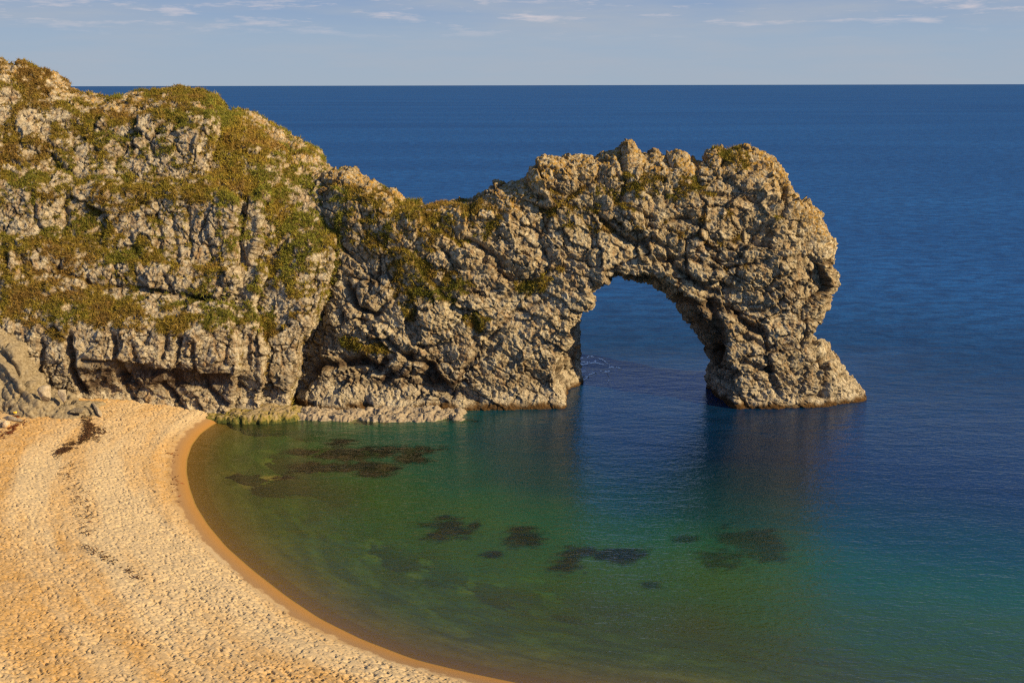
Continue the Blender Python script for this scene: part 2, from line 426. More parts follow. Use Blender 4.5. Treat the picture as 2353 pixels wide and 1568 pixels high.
def tidal(v, seed):
    z = v[:, 2] + 1.0 * (fbm(v * .35, seed + 5, 3) - .5) * 2
    wet = sstep(1.3, .35, z + .5 * (fbm(v * np.array([1.3, 1.3, .3]), seed + 6, 3) - .5) * 2)
    bleach = sstep(.6, 1.3, z) * sstep(4.6, 3.2, z)
    stain_shade = sstep(3.4, 4.6, z) * sstep(10., 6.0, z)
    return wet, bleach, stain_shade

def build_face(org, hi, h, front, thick, outline, hole=None, rad=3.0, blobs=(), holefix=None):
    xs = np.arange(org[0], hi[0], h); ys = np.arange(org[1], hi[1], h); zs = np.arange(org[2], hi[2], h)
    X, Z, Fg = front_grid(front, xs, zs)
    gx, gz = np.gradient(Fg, h); g = np.sqrt(1 + gx ** 2 + gz ** 2)
    for _ in range(2):
        g = np.maximum(g, 1)
    out = poly_sd(X, Z, outline)
    T = thick(X, Z)
    hl = poly_sd(X, Z, hole) if hole is not None else None
    d = np.empty((len(xs), len(ys), len(zs)), F32)
    for j, y in enumerate(ys):
        a = np.maximum((Fg - y) / g, y - Fg - T)
        dd = rmax(a, out, rad)
        if hl is not None:
            wr = sstep(21., 25., X); hh = hl + .13 * max(y - 169., 0.) * (1 - wr) - .22 * max(177. - y, -3.) * wr
            k = 1.2; u = np.clip(.5 + .5 * (dd + hh) / k, 0, 1)
            dd = (-hh) * (1 - u) + dd * u + k * u * (1 - u)
        for (c, r) in blobs:
            e = np.sqrt(((X - c[0]) / r[0]) ** 2 + ((y - c[1]) / r[1]) ** 2 + ((Z - c[2]) / r[2]) ** 2)
            bd = (e - 1) * min(r); u = np.clip(.5 + .5 * (bd - dd) / 2., 0, 1)
            dd = bd * (1 - u) + dd * u - 2. * u * (1 - u)
        d[:, j, :] = dd
    d[0] = d[-1] = 1; d[:, 0] = d[:, -1] = 1; d[:, :, 0] = d[:, :, -1] = 1
    v, q = surface_nets(d, np.array(org), h)
    return v, q

def outline_of(pts, front, dy, extra):
    P = np.array(pts, float)
    Y = front(P[:, 0], P[:, 1]) + dy
    W = at_y(P[:, 0], P[:, 1], Y)
    return np.concatenate([W[:, [0, 2]], np.array(extra, float).reshape(-1, 2)])

# ---- the arch
ARCH_TAB = {
 620: [(960, 186), (345, 206)],
 690: [(960, 164.5), (900, 169), (860, 174), (800, 177), (600, 184), (480, 189), (345, 202)],
 745: [(960, 163.5), (910, 167), (870, 169.5), (800, 171.5), (600, 177), (480, 181), (345, 192)],
 810: [(955, 163.5), (925, 165.5), (890, 168), (800, 170.5), (700, 172), (600, 174.5), (480, 177.5), (410, 182)],
 900: [(955, 163.6), (925, 165.4), (890, 167.5), (800, 169), (640, 171), (520, 174), (470, 176)],
 1070: [(945, 165), (900, 166.5), (800, 168), (640, 170), (500, 173.5), (465, 175)],
 1300: [(940, 166), (880, 167), (800, 168), (640, 169.5), (500, 171.5), (400, 174), (345, 178)],
 1500: [(942, 166), (800, 167.6), (640, 168.6), (500, 170.5), (400, 173), (350, 176)],
 1650: [(942, 165.5), (880, 166.3), (830, 168), (760, 168.6), (640, 168.8), (500, 170), (400, 172.5), (340, 176)],
 1800: [(940, 166), (880, 166.6), (800, 168.2), (740, 168.8), (600, 169), (480, 170.5), (390, 174)],
 1900: [(935, 167), (880, 168), (800, 169.6), (720, 171), (600, 171), (500, 172.5)],
 1990: [(925, 170), (880, 171), (800, 173), (600, 174.5)]}
arch_front = table_fn(ARCH_TAB)
ARCH_TOP = [(560, 330), (640, 318), (655, 325), (672, 340), (690, 345), (712, 360), (740, 380), (765, 398), (790, 400), (800, 410), (820, 425), (845, 420), (860, 437), (885, 457), (900, 465), (912, 482), (950, 484), (975, 486), (982, 484), (1010, 484), (1040, 477), (1055, 471), (1075, 466), (1100, 456), (1125, 440), (1135, 427), (1160, 432), (1185, 430), (1205, 420), (1212, 392), (1230, 380), (1260, 365), (1290, 356), (1330, 351), (1370, 352), (1400, 346), (1430, 336), (1447, 326), (1456, 330), (1470, 351), (1480, 360), (1505, 360), (1530, 370), (1545, 357), (1570, 353), (1590, 370), (1620, 373), (1630, 352), (1655, 341), (1680, 339), (1700, 333), (1725, 346), (1760, 356), (1790, 370), (1800, 390), (1815, 402), (1825, 430), (1840, 455), (1865, 480), (1880, 500), (1900, 535), (1912, 560), (1920, 582), (1910, 625), (1912, 645), (1900, 680), (1900, 705), (1888, 740), (1868, 762), (1872, 782), (1892, 792), (1916, 814), (1950, 852), (1975, 890), (1986, 905), (1988, 925)]
HOLE = [(1606, 950), (1612, 925), (1618, 900), (1622, 870), (1632, 850), (1638, 828), (1618, 803), (1598, 778), (1580, 750), (1560, 715), (1545, 688), (1520, 660), (1490, 642), (1465, 628), (1440, 622), (1412, 628), (1380, 648), (1356, 674), (1341, 700), (1348, 702), (1338, 718), (1330, 735), (1316, 760), (1301, 790), (1281, 815), (1271, 840), (1280, 875), (1294, 905), (1301, 930), (1302, 950)]
H = .135
org = at_y(600, 900, 170.)[0]
outl = outline_of(ARCH_TOP, arch_front, 2.5, [(64.5, -4.5), (-50, -4.5)])
HP = np.array(HOLE, float)
hole = at_y(HP[:, 0], HP[:, 1], np.interp(HP[:, 0], [1400, 1520], [168.5, 177.0]))[:, [0, 2]]
hole[:11, 0] += .5
hole = np.concatenate([hole, [(hole[-1, 0], -7), (hole[0, 0], -7)]])
bb = at_y(1296, 865, 181.)
v, q = build_face((-52, 160, -4.), (68, 192, 51), H, arch_front,
                  lambda X, Z: np.interp(Z, [0, 20, 34, 46], [13, 11, 9.5, 6.5]) + np.clip((2 - X) / 14, 0, 1) * 5,
                  outl, hole, 3.0)
A_STROKES = [
 (7, -.9, [(1250, 432), (1316, 450), (1338, 428), (1379, 401)]), (7, -1.1, [(1383, 508), (1428, 543), (1463, 561), (1499, 552), (1534, 570), (1552, 614), (1597, 646), (1628, 668), (1650, 672)]),
 (11, -1.8, [(1557, 686), (1606, 704), (1637, 699), (1677, 712), (1721, 744), (1748, 761)]), (12, -1.8, [(1637, 708), (1650, 748), (1662, 780), (1641, 824)]), (22, -1.5, [(1600, 730), (1640, 770), (1645, 815)]),
 (6, -.9, [(1597, 370), (1606, 441), (1677, 450), (1739, 463), (1784, 463)]), (8, -1.2, [(1530, 512), (1560, 502), (1588, 499)]), (7, -1, [(1637, 548), (1664, 561), (1704, 539)]),
 (7, -1, [(1793, 499), (1802, 472), (1810, 441), (1788, 396)]), (6, -.9, [(1757, 677), (1784, 641), (1824, 628)]), (6, -.8, [(1690, 725), (1770, 712), (1800, 686), (1840, 650)]),
 (8, -1.3, [(1641, 819), (1628, 868), (1622, 917)]), (7, -.9, [(1650, 890), (1695, 913), (1712, 931)]), (5, -1.2, [(1846, 913), (1895, 911)]), (9, -1.3, [(1877, 766), (1859, 800), (1895, 828), (1900, 870), (1890, 900)]),
 (6, -.8, [(1700, 830), (1760, 850), (1790, 905)]), (7, -.8, [(1690, 760), (1760, 800), (1850, 790)]), (6, -.8, [(1420, 350), (1440, 420), (1420, 470), (1500, 500)]), (6, -.7, [(1300, 470), (1360, 480), (1400, 520)]),
 (7, -.9, [(1069, 552), (1106, 570), (1141, 592), (1147, 633), (1200, 646)]), (6, -.8, [(1009, 564), (1053, 614)]), (8, -1.4, [(793, 655), (826, 708), (858, 722), (905, 680)]),
 (12, -1.8, [(694, 880), (732, 835), (773, 835), (828, 825)]), (9, -1.7, [(828, 825), (866, 848), (883, 828)]), (9, -1.3, [(870, 885), (897, 870), (949, 811)]), (10, -2.0, [(988, 840), (1012, 872), (1036, 902)]),
 (24, -1.7, [(985, 870), (1015, 890)]), (8, -1.2, [(883, 767), (918, 808), (959, 829), (1000, 835)]), (11, -1.8, [(832, 918), (842, 930)]), (9, -1.2, [(1048, 897), (1097, 918)]), (7, -1, [(1069, 849), (1097, 815), (1090, 780)]),
 (6, -.8, [(1150, 690), (1220, 640), (1290, 610)]), (6, -.8, [(1120, 780), (1180, 720), (1250, 690)]), (7, -.9, [(1500, 600), (1580, 590), (1660, 620), (1760, 600)]), (7, -.8, [(1230, 520), (1250, 580), (1220, 640)]),
 (13, .9, [(1010, 850), (1045, 880), (1055, 845)]), (10, .9, [(1660, 700), (1720, 730), (1760, 750)]), (10, .7, [(1760, 665), (1800, 620)]), (14, .9, [(1640, 830), (1660, 880)])]
A_DOMES = [(860, 675, 50, 42, 1.5), (1010, 722, 52, 36, 1.6), (1000, 553, 34, 18, .9), (965, 512, 42, 24, .9), (806, 556, 22, 26, 1.0), (1005, 597, 26, 22, .9), (940, 605, 24, 30, .9), (1072, 587, 38, 34, 1.0), (1180, 518, 34, 40, 1.0),
 (1205, 608, 52, 42, 1.2), (1270, 408, 58, 48, 1.3), (920, 842, 28, 24, 1.3), (1870, 806, 34, 26, 1.2), (1706, 890, 36, 30, 1.1), (1440, 340, 18, 14, .9), (1560, 368, 26, 18, 1.1), (1640, 365, 22, 22, 1.0), (1755, 430, 50, 40, .9), (1690, 385, 30, 28, .9),
 (1390, 590, 40, 30, .9), (1580, 545, 44, 34, .9), (1460, 470, 40, 34, .8), (1720, 640, 60, 30, 1.0), (1800, 560, 40, 34, .9), (1345, 692, 12, 14, 1.0), (870, 760, 30, 20, .9), (1130, 860, 60, 50, .8), (760, 720, 24, 40, .7), (1100, 500, 34, 24, .9)]
v, joint, cell = displace(v, q, [((8.0, 8.0, 5.5), .36, .18, .40, .04, .0), ((3.4, 3.2, 2.4), .15, .22, .30, .045, .0), ((1.5, 1.4, 1.1), .08, .30, .15, .06, .0), ((.65, .65, .5), .035, .26, .05, .10, .0)], 11, A_STROKES, A_DOMES, dip=-.55, rugged=.55)
A_VEG = [(.75, [(760, 520), (790, 530), (775, 640), (720, 690), (690, 640), (740, 560)]), (.62, [(880, 560), (1010, 590), (1100, 640), (1080, 690), (930, 700), (900, 640)]), (.75, [(900, 600), (930, 600), (920, 680), (900, 690)]), (.8, [(1010, 655), (1080, 650), (1060, 680), (960, 690)]), (.8, [(915, 700), (965, 705), (950, 735), (925, 730)]), (.85, [(775, 775), (830, 775), (910, 810), (850, 815), (790, 800)]), (.85, [(1185, 655), (1250, 640), (1290, 625), (1240, 675), (1195, 680)]), (.75, [(1055, 720), (1140, 730), (1100, 765), (1060, 745)]),
 (.5, [(760, 420), (1120, 470), (1200, 460), (1100, 560), (860, 600), (760, 540)]), (.42, [(1210, 440), (1420, 420), (1500, 520), (1380, 540), (1230, 520)]), (.48, [(1400, 400), (1620, 400), (1640, 460), (1480, 470), (1400, 440)]), (.5, [(1450, 500), (1540, 510), (1700, 545), (1660, 570), (1560, 540)]), (.5, [(1590, 490), (1700, 470), (1690, 500), (1600, 515)]), (.45, [(1660, 610), (1760, 605), (1740, 635), (1670, 630)]), (.55, [(1640, 335), (1720, 330), (1730, 400), (1680, 410)]), (.5, [(1750, 500), (1810, 490), (1790, 520)])]
px, py = proj(v); n = vnormals(v, q)
cr = np.clip(joint, 0, 1)
dens = polys_field(px + 20 * (vnoise(v * .5, 3) - .5), py + 20 * (vnoise(v * .5, 4) - .5), A_VEG)
score = dens + .30 * (n[:, 2] - .1) + .16 * cr - .12 * np.clip(LOW, -1.5, 1.5) + .9 * (fbm(v * .55, 41, 4) - .5)
veg = sstep(.58, .68, score) * (dens > .05) * (n[:, 1] < .45)
veg = np.maximum(veg, 0)
wet, bleach, stain_shade = tidal(v, 11)
stain_shade = stain_shade * np.maximum(sstep(1120, 1080, px) * sstep(700, 760, px), .3) * sstep(.1, -.4, n[:, 2] - .5)
lich = sstep(17, 3, v[:, 2] * 0 + np.maximum(0, 0) + 0) * 0
crest = np.interp(px, [p[0] for p in ARCH_TOP[:60]], [p[1] for p in ARCH_TOP[:60]])
lich = np.clip(sstep(90, 10, py - crest) * .9 + .25 * sstep(300, 60, py - crest), 0, 1)
v = v + n * (veg * (.10 + .30 * fbm(v * 1.2, 8, 2)))[:, None]
arch = mesh_obj('rock_arch', v, q, M_ARCH, attrs=dict(veg=veg * .95, joint=joint, cell=cell, wet=wet, bleach=bleach, stain_shade=stain_shade, lich=lich))
tag(arch, 'tall pale limestone sea arch with one round opening standing in the blue water', 'rock arch')
ARCH = (v, q, veg, n)

# the shaded buttress standing behind the arch's inner foot
gx_, gy_, gz_ = np.arange(-2, 20, .17), np.arange(176, 194, .17), np.arange(-4, 22, .17)
GX, GY, GZ = np.meshgrid(gx_, gy_, gz_, indexing='ij'); bd = np.full(GX.shape, 9., F32)
for c, r_ in ((at_y(1294, 790, 184.), (3.0, 4.4, 8.5)), (at_y(1302, 880, 183.), (3.0, 4.2, 5.0)), (at_y(1290, 905, 183.), (4.2, 4.6, 4.5))):
    e_ = (np.sqrt(((GX - c[0]) / r_[0]) ** 2 + ((GY - c[1]) / r_[1]) ** 2 + ((GZ - c[2]) / r_[2]) ** 2) - 1) * min(r_)
    u_ = np.clip(.5 + .5 * (bd - e_) / 1.5, 0, 1); bd = (bd * (1 - u_) + e_ * u_ - 1.5 * u_ * (1 - u_)).astype(F32)
bd[0] = bd[-1] = 1; bd[:, 0] = bd[:, -1] = 1; bd[:, :, 0] = bd[:, :, -1] = 1
v, q = surface_nets(bd, np.array((-2, 176, -4.)), .17)
v, joint, cell = displace(v, q, [((3.4, 3.2, 2.4), .25, .25, .35, .05, .0), ((1.5, 1.4, 1.1), .1, .3, .18, .07, .0)], 13, [], [], dip=-.55, rugged=.5)
wet, bleach, stain_shade = tidal(v, 13); z0 = np.zeros(len(v))
mesh_obj('rear_buttress', v, q, M_ARCH, parent=arch, attrs=dict(veg=z0, joint=joint, cell=cell, wet=wet, bleach=bleach, stain_shade=stain_shade * .3, lich=z0))

# ---- the headland
HEAD_TAB = {
 -160: [(90, 196), (250, 186), (380, 178), (420, 174), (530, 172), (600, 166), (640, 163), (760, 158), (900, 156), (980, 156)],
 0: [(130, 195), (250, 187), (380, 181), (425, 175.5), (530, 173.5), (600, 168), (650, 166), (750, 162.5), (790, 161.5), (900, 160.5), (980, 160)],
 75: [(140, 197), (255, 188), (385, 181), (430, 175.5), (530, 174), (585, 170), (660, 167), (760, 162), (790, 161), (900, 160.5), (980, 160)],
 150: [(180, 200), (260, 189), (395, 182), (435, 177), (530, 175), (570, 172), (640, 169), (665, 167), (765, 161.8), (790, 160.8), (830, 160), (860, 161.5), (900, 162.5), (980, 162)],
 300: [(205, 204), (240, 197), (290, 187.5), (405, 182.5), (445, 177), (500, 176), (570, 173.5), (612, 169.6), (662, 168.6), (672, 169), (745, 162), (768, 160.6), (838, 160), (858, 162.6), (900, 163), (980, 161.5)],
 450: [(203, 205), (232, 197), (270, 186), (412, 182), (452, 176.5), (550, 174.4), (600, 172.5), (622, 169), (678, 168.2), (690, 168.8), (712, 166), (748, 162), (770, 160.4), (862, 159.6), (880, 162.4), (940, 162), (980, 161)],
 545: [(240, 202), (300, 188), (420, 180.5), (462, 175), (600, 172), (622, 168.8), (690, 167.5), (722, 164.5), (760, 161.5), (862, 159.6), (884, 161.4), (980, 160.6)],
 620: [(280, 200), (340, 188), (440, 178), (560, 171.5), (640, 167.5), (700, 165), (780, 161.5), (860, 159.5), (980, 159)],
 700: [(320, 195), (430, 183), (560, 169.5), (700, 163), (800, 160.5), (980, 158.5)],
 820: [(380, 190), (560, 172), (700, 165), (980, 159)]}
hf0 = table_fn(HEAD_TAB)
LINES = [(2.4, 5, [(200, 500), (255, 504), (330, 492), (395, 470), (430, 500), (460, 546), (520, 533), (600, 545), (655, 546), (700, 525), (770, 545), (830, 549), (870, 543), (980, 530)]),
         (2.4, 5, [(200, 600), (290, 624), (345, 650), (374, 653), (425, 628), (465, 600), (550, 594), (600, 586), (620, 606), (700, 581), (760, 600), (800, 612), (860, 606), (980, 600)]),
         (9.0, 6, [(200, 700), (400, 735), (480, 755), (530, 776), (592, 770), (655, 748), (750, 715), (800, 692), (870, 680), (980, 668)])]
def head_front(px, py):
    Y = hf0(px, py)
    for st, w, ln in LINES:
        a = np.array(ln, float); Y = Y + st * sstep(-w, w, px - np.interp(py, a[:, 0], a[:, 1]))
    return Y
HEAD_TOP = [(-260, 40), (-160, 95), (-60, 120), (0, 139), (12, 151), (25, 153), (40, 144), (65, 146), (75, 156), (100, 166), (125, 173), (150, 191), (172, 211), (200, 217), (245, 225), (275, 221), (310, 213), (350, 207), (385, 204), (430, 207), (465, 211), (490, 221), (515, 239), (540, 254), (570, 263), (600, 283), (622, 300), (640, 306), (655, 326), (672, 341), (690, 346), (712, 361), (740, 381), (765, 399), (790, 402), (800, 412), (820, 440), (840, 600)]
hv_ = outline_of(HEAD_TOP, head_front, 1.2, [(-18, -5), (-135, -5)])
H2 = .165
v, q = build_face((-118, 153, -4), (-22, 228, 70), H2, head_front, lambda X, Z: np.interp(Z, [0, 55], [44, 5.]), hv_, None, 2.2)
v = v[:]; 
B_STROKES = [
 (9, -2.0, [(157, 771), (159, 818), (170, 865), (195, 897)]), (7, -1.3, [(258, 771), (261, 821), (276, 850), (292, 872)]), (6, -1.3, [(408, 777), (404, 818), (405, 845)]), (6, -1.1, [(380, 765), (374, 821)]), (6, -1.2, [(440, 790), (440, 858)]), (5, -.8, [(308, 796), (314, 828)]), (6, -1.1, [(90, 777), (90, 872)]), (5, -.5, [(520, 771), (518, 834)]),
 (9, -1.6, [(188, 830), (283, 842), (345, 855), (440, 868), (487, 874), (534, 872)]), (7, -1.4, [(377, 884), (418, 938)]), (8, -1.5, [(468, 884), (534, 944)]), (7, -1, [(285, 880), (305, 920)]), (6, -1.1, [(450, 915), (462, 945)]), (9, .8, [(430, 890), (470, 930)]),
 (6, -1.2, [(119, 605), (151, 630), (220, 652), (302, 661), (393, 675), (518, 697)]), (5, -.8, [(305, 611), (308, 639), (345, 674)]), (5, -.7, [(377, 630), (399, 674)]), (5, -.7, [(499, 636), (518, 683)]), (5, -.5, [(262, 610), (265, 655)]), (4, -.5, [(440, 640), (470, 632), (480, 650)]),
 (7, -1.4, [(132, 377), (170, 402), (195, 413)]), (6, -1, [(232, 415), (251, 421)]), (6, -.9, [(75, 443), (82, 506), (97, 531)]), (5, -.9, [(9, 283), (13, 349)]), (5, -.8, [(151, 450), (151, 519)]), (6, -.8, [(0, 361), (47, 386)]), (5, -.7, [(342, 327), (352, 361)]), (5, -.8, [(222, 336), (228, 355)]), (6, -.7, [(300, 256), (350, 262)]),
 (7, .9, [(484, 261), (470, 300), (452, 327), (452, 350)]), (6, .6, [(546, 465), (531, 518)]), (6, .7, [(592, 470), (592, 550), (577, 600)]), (6, .5, [(546, 614), (546, 655)]), (7, .6, [(546, 780), (546, 850)]), (6, .7, [(604, 620), (582, 700)]), (7, .8, [(768, 592), (746, 655), (714, 750)]), (6, -.7, [(560, 470), (552, 540), (560, 600)]), (6, -.6, [(570, 770), (574, 850)]), (5, -.5, [(588, 790), (590, 850)]),
 (5, -.6, [(430, 480), (440, 590)]), (5, -.6, [(395, 500), (408, 590)]), (5, -.6, [(360, 490), (370, 590)]), (5, -.5, [(470, 500), (485, 590)]), (8, -.8, [(300, 540), (330, 600)]), (6, -.8, [(200, 640), (205, 700)]), (5, -.6, [(30, 560), (60, 640)])]
B_DOMES = [(308, 328, 30, 26, .5), (330, 560, 26, 40, .6), (300, 248, 24, 12, .7), (60, 290, 30, 20, .6), (20, 175, 26, 18, .7), (140, 195, 24, 14, .6), (500, 820, 46, 44, .6), (330, 640, 22, 18, .5), (400, 640, 20, 20, .5), (540, 910, 26, 36, .6), (380, 700, 16, 24, .5), (52, 150, 16, 9, .7), (665, 335, 16, 14, .8), (700, 360, 22, 14, .8), (640, 315, 14, 10, .8), (830, 430, 24, 16, .8), (760, 410, 22, 14, .7)]
v, joint, cell = displace(v, q, [((7., 6., 7.), .36, .12, .50, .03, .0), ((3.0, 2.6, 2.3), .22, .16, .42, .045, .0), ((1.4, 1.2, 1.0), .10, .22, .2, .06, .0), ((.65, .65, .5), .04, .26, .06, .09, .0)], 23, B_STROKES, B_DOMES, dip=.06, rugged=.32)
B_VEG = [(.95, [(275, 215), (385, 198), (470, 205), (540, 250), (610, 300), (640, 370), (640, 430), (590, 470), (520, 455), (475, 430), (500, 330), (505, 260), (440, 245), (350, 235)]),
 (.9, [(610, 430), (650, 400), (690, 480), (760, 510), (785, 530), (765, 600), (700, 700), (620, 660), (610, 600), (660, 560), (600, 500)]), (.55, [(560, 470), (610, 470), (600, 560), (560, 560)]),
 (.8, [(0, 390), (70, 395), (150, 405), (180, 415), (330, 415), (470, 420), (560, 450), (540, 475), (420, 460), (320, 480), (250, 500), (150, 470), (60, 450), (0, 420)]),
 (.62, [(0, 450), (150, 450), (320, 470), (560, 470), (530, 600), (400, 610), (250, 600), (100, 540), (0, 520)]),
 (.86, [(0, 530), (60, 540), (140, 545), (250, 565), (330, 600), (540, 605), (540, 628), (400, 618), (250, 612), (130, 600), (60, 600), (0, 600)]),
 (.93, [(0, 600), (100, 610), (130, 640), (220, 665), (300, 690), (340, 720), (420, 712), (500, 705), (545, 725), (600, 720), (650, 770), (670, 790), (610, 785), (550, 755), (480, 768), (440, 750), (400, 790), (330, 770), (250, 755), (160, 760), (150, 790), (90, 770), (40, 740), (0, 740)]),
 (.58, [(0, 230), (60, 225), (150, 225), (280, 235), (470, 270), (450, 400), (300, 410), (150, 385), (100, 330), (0, 330)]), (.50, [(0, 330), (150, 370), (300, 410), (0, 400)]), (.40, [(0, 150), (150, 200), (200, 225), (60, 230), (0, 230)]), (.72, [(190, 300), (290, 300), (280, 330), (200, 330)]), (.72, [(350, 280), (440, 260), (450, 330), (360, 380), (340, 330)]),
 (.6, [(640, 330), (700, 380), (760, 430), (740, 470), (690, 440), (650, 380)]), (.8, [(700, 440), (745, 420), (750, 470), (705, 480)]), (.85, [(590, 720), (640, 700), (670, 760), (670, 795), (600, 785), (570, 740)])]
B_BARE = [(.5, [(545, 610), (605, 610), (580, 705), (545, 705)]), (.4, [(395, 632), (545, 640), (525, 692), (400, 672)]), (.5, [(210, 770), (550, 770), (560, 980), (150, 980)]), (.45, [(470, 250), (510, 250), (490, 400), (445, 400), (440, 330)]), (.45, [(620, 320), (660, 370), (630, 430), (600, 420)]), (.45, [(530, 470), (600, 470), (595, 600), (545, 600)]), (.5, [(330, 530), (385, 530), (380, 595), (325, 595)]), (.4, [(715, 600), (770, 580), (740, 680), (690, 780), (660, 770), (690, 690)]), (.35, [(0, 460), (80, 460), (90, 540), (0, 520)]), (.3, [(280, 310), (345, 310), (345, 360), (285, 360)])]
px, py = proj(v); n = vnormals(v, q)
wx, wy = px + 24 * (fbm(v * .4, 3, 3) - .5), py + 24 * (fbm(v * .4, 4, 3) - .5)
dens = .79 * polys_field(wx, wy, B_VEG) - polys_field(wx, wy, B_BARE)
behind = n[:, 1] > .3
dens = np.where(behind, .7, dens)
dens = np.maximum(dens, .46 * sstep(830, 740, px) * sstep(790, 700, py))
score = dens + .30 * (n[:, 2] - .35) + .20 * np.clip(joint, 0, 1) - .17 * np.clip(LOW, -1.5, 1.5) + 1.5 * (fbm(v * np.array([.55, .5, .42]), 41, 5, .6) - .5)
veg = sstep(.56, .66, score) * (dens > .05)
wet, bleach, stain_shade = tidal(v, 23)
wet = wet * sstep(400, 520, px); bleach = bleach * sstep(420, 560, px)
stain_shade = np.maximum(stain_shade * .5, sstep(835, 850, py) * sstep(905, 880, py) * sstep(150, 200, px) * sstep(560, 480, px))  # shade under the cliff overhang, painted in as a dark band beside the tidal staining
hc = np.interp(px, [p[0] for p in HEAD_TOP], [p[1] for p in HEAD_TOP])
lich = np.clip(sstep(70, 8, py - hc) * .7 + .12, 0, 1) * (~behind)
v = v + n * (veg * (.12 + .38 * fbm(v * 1.1, 8, 2)))[:, None]
head = mesh_obj('headland_cliff', v, q, M_HEAD, attrs=dict(veg=veg * .95, joint=joint, cell=cell, wet=wet, bleach=bleach, stain_shade=stain_shade, lich=lich))
tag(head, 'high stepped limestone headland with brown grass ledges rising behind the sandy beach', 'cliff')
HEADM = (v, q, veg, n)

# ---- the spur at the left edge
sp_tab = {-120: [(700, 163), (900, 158), (960, 156)], 0: [(720, 160.5), (830, 157.5), (900, 155), (960, 152.5)], 60: [(840, 157.5), (900, 154.5), (960, 151.6)], 160: [(920, 155), (960, 152.5)], 280: [(950, 157), (975, 155)]}
sp_front = table_fn(sp_tab)
SP1 = [(-120, 690), (-40, 735), (0, 768), (12, 780), (35, 804), (46, 830), (57, 852), (55, 872), (75, 902), (94, 916), (126, 926), (154, 938), (200, 950), (245, 958), (258, 968)]
o1 = outline_of(SP1, sp_front, .8, [(-66, -1), (-110, -1)])
v, q = build_face((-108, 148, 0), (-62, 166, 27), .16, sp_front, lambda X, Z: 7 + 0 * X, o1, None, 1.0)
v, joint, cell = displace(v, q, [((5., 4, 4), .25, .25, .25, .08, .1), ((1.6, 1.6, 2.6), .10, .2, .12, .12, .05)], 37,
    [(7, -1.5, [(0, 812), (31, 840), (57, 875), (75, 900), (94, 916)]), (9, .8, [(0, 826), (24, 850), (48, 885), (66, 908), (90, 924)]), (5, -.5, [(20, 860), (60, 920)]), (5, -.4, [(0, 870), (40, 925)])], [], .8)
px, py = proj(v); n = vnormals(v, q)
veg = sstep(.5, .65, sstep(22, 4, np.abs(py - np.interp(px, [0, 12, 35, 47, 60], [742, 755, 785, 815, 850]))) * sstep(70, 50, px) * (py < 860) + .8 * (fbm(v * .7, 5, 3) - .5))
z0 = np.zeros(len(v))
spur = mesh_obj('rock_spur', v, q, M_SPUR, attrs=dict(veg=veg))
tag(spur, 'smooth pale clay-coloured rock ramp sloping down onto the beach at the left edge', 'rock ramp')
SPURM = (v, q, veg, n)

# ------------------------------------------------------------------ shore profile
SH = np.array([(490, 975), (462, 995), (441, 1022), (430, 1055), (429, 1085), (436, 1120), (450, 1160), (478, 1205), (520, 1255), (580, 1308), (660, 1370), (735, 1420), (830, 1467), (950, 1513), (1080, 1545), (1200, 1570), (1330, 1592)], float)
shp = at_z(SH[:, 0], SH[:, 1], 0.)[:, :2]
a0 = shp[0] + np.array([[6., 40.], [3., 14.], [1.2, 3.5]]); a1 = shp[-1] + np.array([[10, -2.5], [40., -14.], [120, -60]])
SHORE = np.concatenate([a0, shp, a1])
# a smoother curve through the shore points
tt = np.concatenate([[0], np.cumsum(np.hypot(*np.diff(SHORE, axis=0).T))])
td = np.arange(0, tt[-1], .6)
SC = np.stack([np.interp(td, tt, SHORE[:, k]) for k in (0, 1)], 1)
ker = np.hanning(9); ker /= ker.sum()
SC = np.stack([np.convolve(np.pad(SC[:, k], 4, mode='edge'), ker, 'valid') for k in (0, 1)], 1)
def shore_s(x, y):
    """distance from the waterline: positive inland, negative out to sea; and position along it"""
    shp_ = x.shape; x = x.ravel(); y = y.ravel(); S = np.empty(len(x)); T = np.empty(len(x))
    C = SC[::2]; tg = np.gradient(C, axis=0); tg /= np.linalg.norm(tg, axis=1, keepdims=True)
    for a in range(0, len(x), 40000):
        dx = x[a:a + 40000, None] - C[None, :, 0]; dy = y[a:a + 40000, None] - C[None, :, 1]
        d2 = dx * dx + dy * dy; k = d2.argmin(1); r = np.arange(len(k))
        cx, cy = dx[r, k], dy[r, k]
        al = cx * tg[k, 0] + cy * tg[k, 1]; pe = tg[k, 0] * cy - tg[k, 1] * cx
        sgn = np.where(pe < 0, 1, -1)     # land on the right of the curve's direction
        S[a:a + 40000] = sgn * np.sqrt(np.maximum(d2[r, k], 0)) if False else sgn * np.hypot(pe, np.where((k == 0) | (k == len(C) - 1), al, 0))
        T[a:a + 40000] = k * 1.2 + al
    return S.reshape(shp_), T.reshape(shp_)
PROF = ([-400, -120, -70, -52, -38, -25, -14, -7, -3, 0, 1.2, 3.2, 4.2, 7, 12, 22, 40, 80], [-50, -40, -28, -18, -11.5, -7.0, -3.6, -1.7, -.75, 0, .38, .95, 1.15, 1.55, 2.2, 3.2, 4.4, 7.0])
def ground(x, y):
    s, t = shore_s(x, y); return np.interp(s, *PROF), s, t

